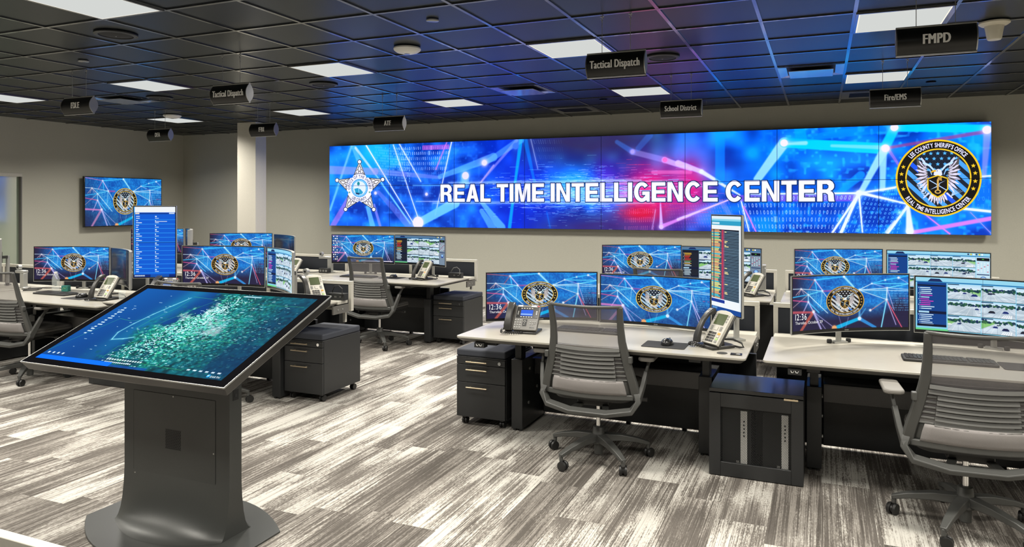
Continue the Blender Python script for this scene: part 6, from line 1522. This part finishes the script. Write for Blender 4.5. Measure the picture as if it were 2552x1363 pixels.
def tall(label, xl, yl, xr, yr, z0, z1, m):
    t = make_monitor(0.36, z1 - z0, 0.0, name='portrait_monitor', portrait=True)
    t.location = ((xl + xr) / 2, (yl + yr) / 2, z0); t.rotation_euler = (0, 0, math.atan2(yr - yl, xr - xl))
    t['label'] = label; t['category'] = 'monitor'; t['group'] = 'tall portrait screens beside the monitors'
    s = [c for c in t.children if c.name.startswith('screen')][0]; s.material_slots[0].link = 'OBJECT'; s.material_slots[0].material = m
    d = z0 - DH - 0.0005 - (0.045 if xl < -4 else 0)
    MB().cyl((0, 0.075, -d + 0.012), (0, 0.075, 0.36), 0.018, n=16).box(-0.05, 0.05, 0.04, 0.11, -d, -d + 0.012).box(-0.05, 0.05, 0.028, 0.04, 0.25, 0.37).box(-0.02, 0.02, 0.04, 0.075, 0.29, 0.33).done('stand_post', M['silver'], t)
tall('tall portrait screen with an orange and teal call list, standing at the centre right', -0.670, 4.72, -0.442, 4.43, 0.905, 1.535, S_LISTD)
tall('tall portrait screen with a plain blue list, left of centre behind the kiosk', -5.575, 4.40, -5.275, 4.58, 0.948, 1.586, S_LISTB)

ch0 = make_chair()
CH = [('A', -1.300, 4.280, 0, 'grey mesh-back office chair in the centre foreground at the black phone\'s desk'), ('B', 0.660, 4.060, 3, 'large grey mesh-back office chair cut by the right edge'),
      ('D', -4.610, 6.725, 0, 'grey mesh-back office chair at the desk below the left end of the video wall'), ('E', -6.720, 4.250, 0, 'grey mesh-back office chair at the far left, left of the kiosk'),
      ('C', -4.560, 4.262, 0, 'office chair behind the kiosk with only its top and casters showing'), ('P', -1.400, 6.760, 0, 'back-row office chair whose top shows above the centre desk\'s right monitor'),
      ('H', -8.620, 6.755, 0, 'distant office chair whose top shows above the far left dark monitor')]
for i, (k, x, y, rz, lab) in enumerate(CH):
    o = ch0 if i == 0 else copy_tree(ch0)
    o.location = (x, y, 0); o.rotation_euler = (0, 0, R(rz)); o['label'] = lab; o['group'] = 'grey mesh-back office chairs'
    if k == 'D': o.scale.z = 1.014

pd0 = make_pedestal()
for i, (x, y, lab) in enumerate(((-2.455, 4.545, 'black drawer pedestal with cushion at the left end of the centre desk'), (-4.090, 4.605, 'black drawer pedestal with cushion just right of the map kiosk'), (-4.130, 7.085, 'black drawer pedestal with cushion beside the chair below the video wall'))):
    o = pd0 if i == 0 else copy_tree(pd0)
    o.location = (x, y, 0); o['label'] = lab; o['group'] = 'black cushion-topped drawer pedestals'

sp0 = make_silver_phone()
for i, (x, y, a, lab) in enumerate(((-0.590, 4.350, -42, 'silver desk phone in front of the tall call-list screen on the centre desk'), (-5.930, 4.400, 3, 'silver desk phone beside the mouse on the far left desk'), (-4.170, 6.930, -20, 'silver desk phone on the desk below the left end of the video wall'),
                                    (-0.600, 6.880, -42, 'small silver desk phone in the back row, right of the tall call-list screen'), (-5.780, 6.650, -10, 'silver desk phone beside the edge-on dark monitor right of the column'), (-3.920, 4.770, 62, 'silver desk phone facing the camera above the kiosk\'s right corner'))):
    o = sp0 if i == 0 else copy_tree(sp0)
    o.location = (x, y, DH + 0.0006 + (0.045 if y < 5.6 and -5.5 < x < -3.8 else 0)); o.rotation_euler = (0, 0, R(a)); o['label'] = lab; o['group'] = 'silver desk phones with green displays'
cp0 = make_console_phone()
for i, (x, y, a, lab) in enumerate(((-1.850, 4.370, 6, 'black console phone with lit blue display at the left end of the centre desk'), (-5.215, 4.420, 4, 'black console phone with blue display below the tall blue list screen'))):
    o = cp0 if i == 0 else copy_tree(cp0)
    o.location = (x, y, DH + 0.0006 + (0.045 if y < 5.6 and -5.5 < x < -3.8 else 0)); o.rotation_euler = (0, 0, R(a)); o['label'] = lab; o['group'] = 'black console phones with blue displays'

kb0 = make_keyboard()
for i, (x, y, a, lab) in enumerate(((-6.740, 4.500, 0, 'black keyboard on the far left desk'), (0.640, 4.430, 0, 'black keyboard on the right-edge desk seen through the chair mesh'), (-1.450, 4.560, 0, 'black keyboard on the centre desk seen through the chair mesh'), (-5.02, 6.90, 0, 'black keyboard behind the chair below the left end of the video wall'))):
    o = kb0 if i == 0 else copy_tree(kb0)
    o.location = (x, y, DH + 0.0003); o.rotation_euler = (0, 0, R(a)); o['label'] = lab; o['group'] = 'black keyboards'
MP = [(-6.260, 4.400, 'far left desk beside the silver phone'), (-0.880, 4.290, 'centre desk beside the silver phone'), (-4.600, 6.960, 'desk below the left end of the video wall'), (1.010, 4.420, 'desk at the right edge of the picture')]
ms0 = make_mouse()
for i, (x, y, w) in enumerate(MP):
    mouse_pad('black mouse pad on the ' + w, x, y, 0)
    o = ms0 if i == 0 else copy_tree(ms0)
    o.location = (x + 0.01, y + 0.012, DH + 0.0034); o.rotation_euler = (0, 0, R(-12)); o['label'] = 'glossy black mouse on the ' + w; o['category'] = 'mouse'; o['group'] = 'black computer mice'

# ---------------------------------------------------------------- tilted map kiosk
K = thing('touchscreen_kiosk', 'large charcoal kiosk with a tilted touch screen showing a satellite map', 'kiosk', (-2.96, 2.60, 0))
ox, oy = 2.96, -2.60
arc = []
for i in range(17): arc.append((-0.52 + 1.04 * i / 16, -0.12 - 0.235 * (1 - (2 * i / 16 - 1) ** 2)))
for i in range(17): arc.append((0.52 - 1.04 * i / 16, 0.12 + 0.21 * (1 - (2 * i / 16 - 1) ** 2)))
MB().prism(arc, 0.0, 0.010).done('base_plate', M['kiosk'], K, bevel=0.002)
# column with flared foot: front and back skirts sweep out to bowed edges
prof = [(1.0, 0.0105), (0.86, 0.013), (0.66, 0.026), (0.42, 0.058), (0.22, 0.11), (0.08, 0.18), (0.0, 0.26)]
hwK = 0.354
m = MB(); n = 16
def ring(tf, z):
    out = []
    for i in range(n + 1):
        x = -hwK + 2 * hwK * i / n; bow = 1 - (x / hwK) ** 2
        out.append(m.v((x, -0.035 - tf * (0.055 + 0.125 * bow), z)))
    for i in range(n + 1):
        x = hwK - 2 * hwK * i / n; bow = 1 - (x / hwK) ** 2
        out.append(m.v((x, 0.040 + tf * (0.06 + 0.10 * bow), z)))
    return out
rings = [ring(a, z) for a, z in prof] + [ring(0, 0.93)]
for A, B in zip(rings, rings[1:]):
    L = len(A)
    for i in range(L): m.face([A[i], A[(i + 1) % L], B[(i + 1) % L], B[i]])
m.face(rings[0][::-1]); m.face(rings[-1])
colm = m.done('column', M['kiosk'], K)
pn = MB()
g = 0.0025; x0, x1, z0, z1 = -0.285, 0.265, 0.225, 0.655
pn.box(x0, x1, -0.0362, -0.0352, z0, z1, 0)
for a in ((x0 - g, x0, z0, z1), (x1, x1 + g, z0, z1), (x0, x1, z0 - g, z0), (x0, x1, z1, z1 + g)): pn.box(a[0], a[1], -0.0356, -0.0350, a[2], a[3], 1)
for x, z in ((-0.275, 0.235), (0.255, 0.235), (-0.01, 0.235), (0.255, 0.40), (-0.01, 0.648)): pn.cyl((x, -0.036, z), (x, -0.0375, z), 0.004, n=10, mi=2)
pn.done('access_panel', [M['kiosk'], M['voidm'], M['silver']], colm, smooth=False)
vt = MB()
vt.box(-0.065, 0.040, -0.0366, -0.0360, 0.385, 0.485, 0)
for r in range(12):
    for c in range(9):
        x = -0.062 + c * 0.0113 + (0.0035 if r % 2 else 0); vt.box(x, x + 0.0075, -0.0369, -0.0365, 0.388 + r * 0.0080, 0.3925 + r * 0.0080, 1)
vt.done('vent', [M['black'], M['voidm']], colm, smooth=False)
MB().box(-0.30, 0.34, -0.05, 0.10, 0.84, 0.99).done('screen_mount', M['black'], K, bevel=0.004)
MB().box(0.3535, 0.3555, -0.014, 0.020, 0.66, 0.71, 0).box(0.3550, 0.3562, -0.004, 0.010, 0.675, 0.690, 1).done('side_socket', [M['voidm'], M['black']], colm, smooth=False)
# tilted head: local u along x, v up the slope, w out of the glass
sl = math.atan2(0.294, 0.686)
TK = Matrix.Translation((-2.905 + ox, 2.198 + oy, 0.850)) @ Matrix.Rotation(sl, 4, 'X')
LV = math.hypot(0.686, 0.294); HX = 0.640
hd = MB()
hd.prism([(-HX + 0.05, 0.035), (HX - 0.05, 0.035), (HX - 0.05, LV - 0.035), (-HX + 0.05, LV - 0.035)], -0.075, -0.050, 0, TK, None)
hd.prism([(-HX + 0.012, 0.010), (HX - 0.012, 0.010), (HX - 0.012, LV - 0.010), (-HX + 0.012, LV - 0.010)], -0.050, -0.006, 0, TK, [(-HX, 0), (HX, 0), (HX, LV), (-HX, LV)])
hd.done('screen_housing', M['kioskframe'], K, bevel=0.003)
ed = MB()
for a in ((-HX - 0.001, HX + 0.001, -0.001, 0.001), (-HX - 0.001, HX + 0.001, LV - 0.001, LV + 0.001), (-HX - 0.001, -HX + 0.001, 0.001, LV - 0.001), (HX - 0.001, HX + 0.001, 0.001, LV - 0.001)): ed.box(*a, -0.0062, 0.0008, 0, TK)
ed.done('edge_trim', M['silver'], K, smooth=False)
MB().box(-HX + 0.003, HX - 0.003, 0.003, LV - 0.003, -0.006, 0.0, 0, TK).done('glass', M['kioskglass'], K, smooth=False)
s = MB(); bx, by = 0.052, 0.040
V = [s.v(TK @ Vector((a, b, 0.0006))) for a, b in ((-HX + bx, by), (HX - bx, by), (HX - bx, LV - by), (-HX + bx, LV - by))]
s.face(V, 0, [(0, 0), (1, 0), (1, 1), (0, 1)]); s.done('screen', S_MAP, K, smooth=False)

# ---------------------------------------------------------------- computer cabinets
def make_pc_cabinet(label, x, y):
    t = thing('computer_cabinet', label, 'computer cabinet', (x, y, 0), 0, 'black perforated-door computer cabinets')
    W, D, H = 0.523, 0.385, 0.516
    MB().box(0, 0.014, 0.02, D, 0.0, 0.494).box(W - 0.014, W, 0.02, D, 0.0, 0.494).box(0.014, W - 0.014, D - 0.012, D, 0.0, 0.494).box(0.014, W - 0.014, 0.02, D - 0.012, 0.0, 0.030).done('carcass', M['black'], t, bevel=0.0015)
    MB().box(0, W, 0.0, D, 0.494, H).done('top', M['blackgloss'], t, bevel=0.002)
    d = MB().box(0.0, 0.066, 0.0, 0.018, 0.004, 0.488).box(W - 0.066, W, 0.0, 0.018, 0.004, 0.488).box(0.066, W - 0.066, 0.0, 0.018, 0.408, 0.488).box(0.066, W - 0.066, 0.0, 0.018, 0.004, 0.085).done('door', M['black'], t, bevel=0.002)
    p = MB(); p.face([p.v(q) for q in ((0.064, 0.012, 0.083), (W - 0.064, 0.012, 0.083), (W - 0.064, 0.012, 0.410), (0.064, 0.012, 0.410))]); p.done('perforated_panel', M['perf'], d, smooth=False)
    MB().box(W - 0.105, W - 0.028, -0.006, 0.004, 0.482, 0.492).done('handle', M['brass'], d, bevel=0.001)
    return t
make_pc_cabinet('black perforated-door computer cabinet under the gap between the centre and right desks', -0.617, 4.275)
make_pc_cabinet('black computer cabinet at floor level, its corner showing left of the kiosk column', -6.040, 4.325)
def tower(label, x, y):
    t = thing('computer_tower', label, 'computer', (x, y, 0.031), 0, 'black computer towers in the cabinet')
    MB().box(0, 0.165, 0.008, 0.31, 0, 0.365, 0).box(0, 0.165, 0.0, 0.008, 0, 0.365, 1).done('case', [M['black'], M['voidm']], t, bevel=0.003)
    MB().box(0.105, 0.142, -0.006, 0.0, 0.02, 0.355, 0).done('front_strip', M['white'], t, smooth=False)
    f = MB()
    for k in range(5): f.box(0.120, 0.128, -0.0075, -0.006, 0.205 + k * 0.021, 0.214 + k * 0.021)
    f.done('ports', M['voidm'], t, smooth=False)
    MB().box(0.080, 0.097, -0.004, 0.0, 0.045, 0.060).done('sticker', M['silver'], t, smooth=False)
tower('left black computer tower with a silver strip behind the perforated door', -0.545, 4.315)
tower('right black computer tower with a silver strip behind the perforated door', -0.318, 4.315)

# ---------------------------------------------------------------- small things on the desks
def monitor_arm(label, x, y, a, z=0.22, L=0.16):
    t = thing('gray_bracket_arm', label, 'monitor arm', (x, y, DH + (0.045 if y < 5.6 and -5.5 < x < -3.8 else 0)), R(a), 'grey monitor arms')
    MB().box(-0.03, 0.03, -0.022, 0.022, 0.0, z).box(-0.05, 0.05, -0.04, 0.04, 0, 0.010).done('post', M['silver'], t, bevel=0.004)
    MB().box(-L, 0.032, -0.028, 0.028, z, z + 0.030).done('beam', M['silver'], t, bevel=0.008)
    MB().cyl((-L + 0.02, -0.012, z + 0.058), (-L + 0.02, 0.02, z + 0.058), 0.026, n=20).cyl((-L + 0.02, 0.0, z + 0.03), (-L + 0.02, 0.0, z + 0.05), 0.012).cyl((-L + 0.02, -0.018, z + 0.058), (-L + 0.02, -0.010, z + 0.058), 0.010, n=14, mi=1).done('joint', [M['silver'], M['voidm']], t)
monitor_arm('grey monitor arm in the back row, right of the tall call-list screen', -0.530, 7.22, 0, 0.24, 0.17)
monitor_arm('grey monitor arm behind the silver phone above the kiosk\'s right corner', -4.06, 4.930, 0, 0.17, 0.10)
monitor_arm('grey monitor arm right of the column, behind its silver phone', -5.690, 7.23, 0, 0.17, 0.16)
monitor_arm('grey monitor arm between the far left dark monitor and the tall blue screen', -5.700, 4.790, 0, 0.13, 0.08)
monitor_arm('grey monitor arm behind the left chair, at the left edge', -7.56, 4.72, 0, 0.15, 0.10)

def dock(label, x, y, a=0, cable=(0.2, 0.9)):
    t = thing('docking_station', label, 'docking station', (x, y, DH + 0.0003 + (0.045 if y < 5.6 and -5.5 < x < -3.7 else 0)), R(a), 'black docking stations with cables')
    MB().box(-0.085, 0.085, -0.03, 0.03, 0, 0.058).done('body', M['black'], t, bevel=0.004)
    MB().box(-0.012, -0.008, -0.0315, -0.030, 0.022, 0.036).box(0.0, 0.004, -0.0315, -0.030, 0.022, 0.036).box(0.04, 0.05, -0.0315, -0.030, 0.026, 0.032).done('ports', M['silver'], t, smooth=False)
    MB().tube([(0.06, -0.036, 0.03), (0.072, -0.040, 0.05), (0.070, -0.036, 0.10), (0.03, -0.03, 0.125), (-0.02, -0.02, 0.115), (-0.055, 0.0, 0.08), (-0.075, 0.02, 0.057)], 0.004, 8).done('cable', M['key'] if cable[0] < 0.5 else M['rubber'], t)
dock('black docking station at the right end of the desk below the video wall', -3.935, 7.27)
dock('black docking station behind the kiosk\'s right corner', -3.80, 4.93, 0, (0.9, 0.9))
t = thing('outlet_block', 'black power outlet block left of the icon monitor below the video wall', 'power outlet', (-5.72, 7.16, DH + 0.0003))
MB().box(-0.07, 0.07, -0.03, 0.03, 0, 0.05).box(-0.07, 0.07, -0.025, 0.025, 0.05, 0.058).done('body', M['rubber'], t, bevel=0.004)
f = MB()
for k in range(3): f.box(-0.055 + k * 0.042, -0.028 + k * 0.042, -0.0312, -0.030, 0.014, 0.040)
f.done('sockets', M['key'], t, smooth=False)
tag(MB().tube([(-6.35, 6.93, DH + 0.005), (-6.20, 7.0, DH + 0.005), (-6.05, 6.92, DH + 0.005), (-5.95, 7.02, DH + 0.005), (-5.85, 7.12, DH + 0.005), (-5.80, 7.15, DH + 0.012)], 0.004, 8).done('power_cable', M['rubber']), 'black power cable lying on the desk right of the column', 'cable')
tag(MB().tube([(-7.40, 4.60, DH + 0.006), (-7.28, 4.72, DH + 0.006), (-7.20, 4.62, DH + 0.006), (-7.28, 4.54, DH + 0.006), (-7.38, 4.66, DH + 0.010), (-7.24, 4.80, DH + 0.006), (-7.05, 4.82, DH + 0.006)], 0.005, 8).done('power_cable', M['rubber']), 'loops of black cable on the far left desk behind the chair', 'cable')

t = thing('water_bottle', 'clear plastic water bottle under the left monitor on the far left desk', 'bottle', (-6.98, 4.66, DH + 0.0003))
MB().lathe([(0.030, 0.0), (0.033, 0.006), (0.033, 0.05), (0.030, 0.062), (0.033, 0.075), (0.033, 0.125), (0.026, 0.150), (0.014, 0.168), (0.013, 0.172)], 20).done('body', M['clear'], t)
MB().lathe([(0.0150, 0.172), (0.0155, 0.188), (0.014, 0.190)], 16).done('cap', M['white'], t)
t = thing('snack_carton', 'small dark teal carton beside the water bottle on the far left desk', 'carton', (-6.86, 4.68, DH + 0.0003), R(15))
MB().box(-0.035, 0.035, -0.02, 0.02, 0, 0.058, 0).done('body', M['teal'], t, bevel=0.003)
MB().tube([(-0.022, -0.0206, 0.018), (-0.005, -0.0206, 0.042), (0.006, -0.0206, 0.026), (0.022, -0.0206, 0.044)], 0.0016, 5).done('emblem', M['green'], t)
t = thing('drinking_glass', 'clear tumbler beside the silver phone on the far left desk', 'glass', (-5.795, 4.46, DH + 0.0003))
MB().lathe([(0.024, 0.0), (0.030, 0.085)], 20, cap=False).lathe([(0.001, 0.0), (0.024, 0.001)], 20, cap=False).done('tumbler', M['clear'], t)
t = thing('name_card', 'small black card with white print at the right corner of the centre desk', 'card', (-0.450, 4.178, DH + 0.0003), R(4))
MB().box(-0.032, 0.032, -0.026, 0.026, 0, 0.004).done('card', M['bezel'], t, bevel=0.001)
MB().box(-0.002, 0.022, -0.010, -0.004, 0.004, 0.0046).box(0.004, 0.020, -0.002, 0.002, 0.004, 0.0046).done('print', M['white'], t, smooth=False)
tag(MB().lathe([(0.030, 0.0), (0.030, 0.002), (0.026, 0.003), (0.001, 0.003)], 24).done('cable_grommet', M['rubber'], None, loc=(-0.530, 4.185, DH + 0.0003)), 'round black cable grommet in front of the silver phone on the centre desk', 'grommet')
t = thing('paper_tray', 'black stacked paper tray with light paper on the distant desk under the television', 'paper tray', (-8.80, 7.05, DH + 0.0003))
tr = MB()
for k in range(4): tr.box(-0.16, 0.16, -0.12, 0.12, k * 0.034, k * 0.034 + 0.006)
for x in (-0.16, 0.154):
    for y in (-0.12, 0.114): tr.box(x, x + 0.006, y, y + 0.006, 0.0, 0.11)
tr.done('trays', M['black'], t, smooth=False)
MB().box(-0.15, 0.15, -0.115, 0.11, 0.040, 0.052).done('paper', M['white'], t, smooth=False)

# low partition whose cap crosses the bottom left corner
t = thing('low_partition', 'low partition with beige cap crossing the bottom left corner', 'partition', (-2.25, 0.968, 0))
MB().box(-1.0, 1.0, -0.0125, 0.0125, 0.872, 0.90).box(-1.0, -0.97, -0.0125, 0.0125, 0.03, 0.872).box(0.97, 1.0, -0.0125, 0.0125, 0.03, 0.872).box(-0.97, 0.97, -0.0125, 0.0125, 0.03, 0.06).done('frame', M['alu'], t, bevel=0.002)
MB().box(-0.97, 0.97, -0.008, 0.008, 0.06, 0.872).done('fabric_panel', M['topedge'], t, bevel=0.001)
MB().box(-0.95, -0.90, -0.06, 0.06, 0.0, 0.03).box(0.90, 0.95, -0.06, 0.06, 0.0, 0.03).done('foot', M['rubber'], t)
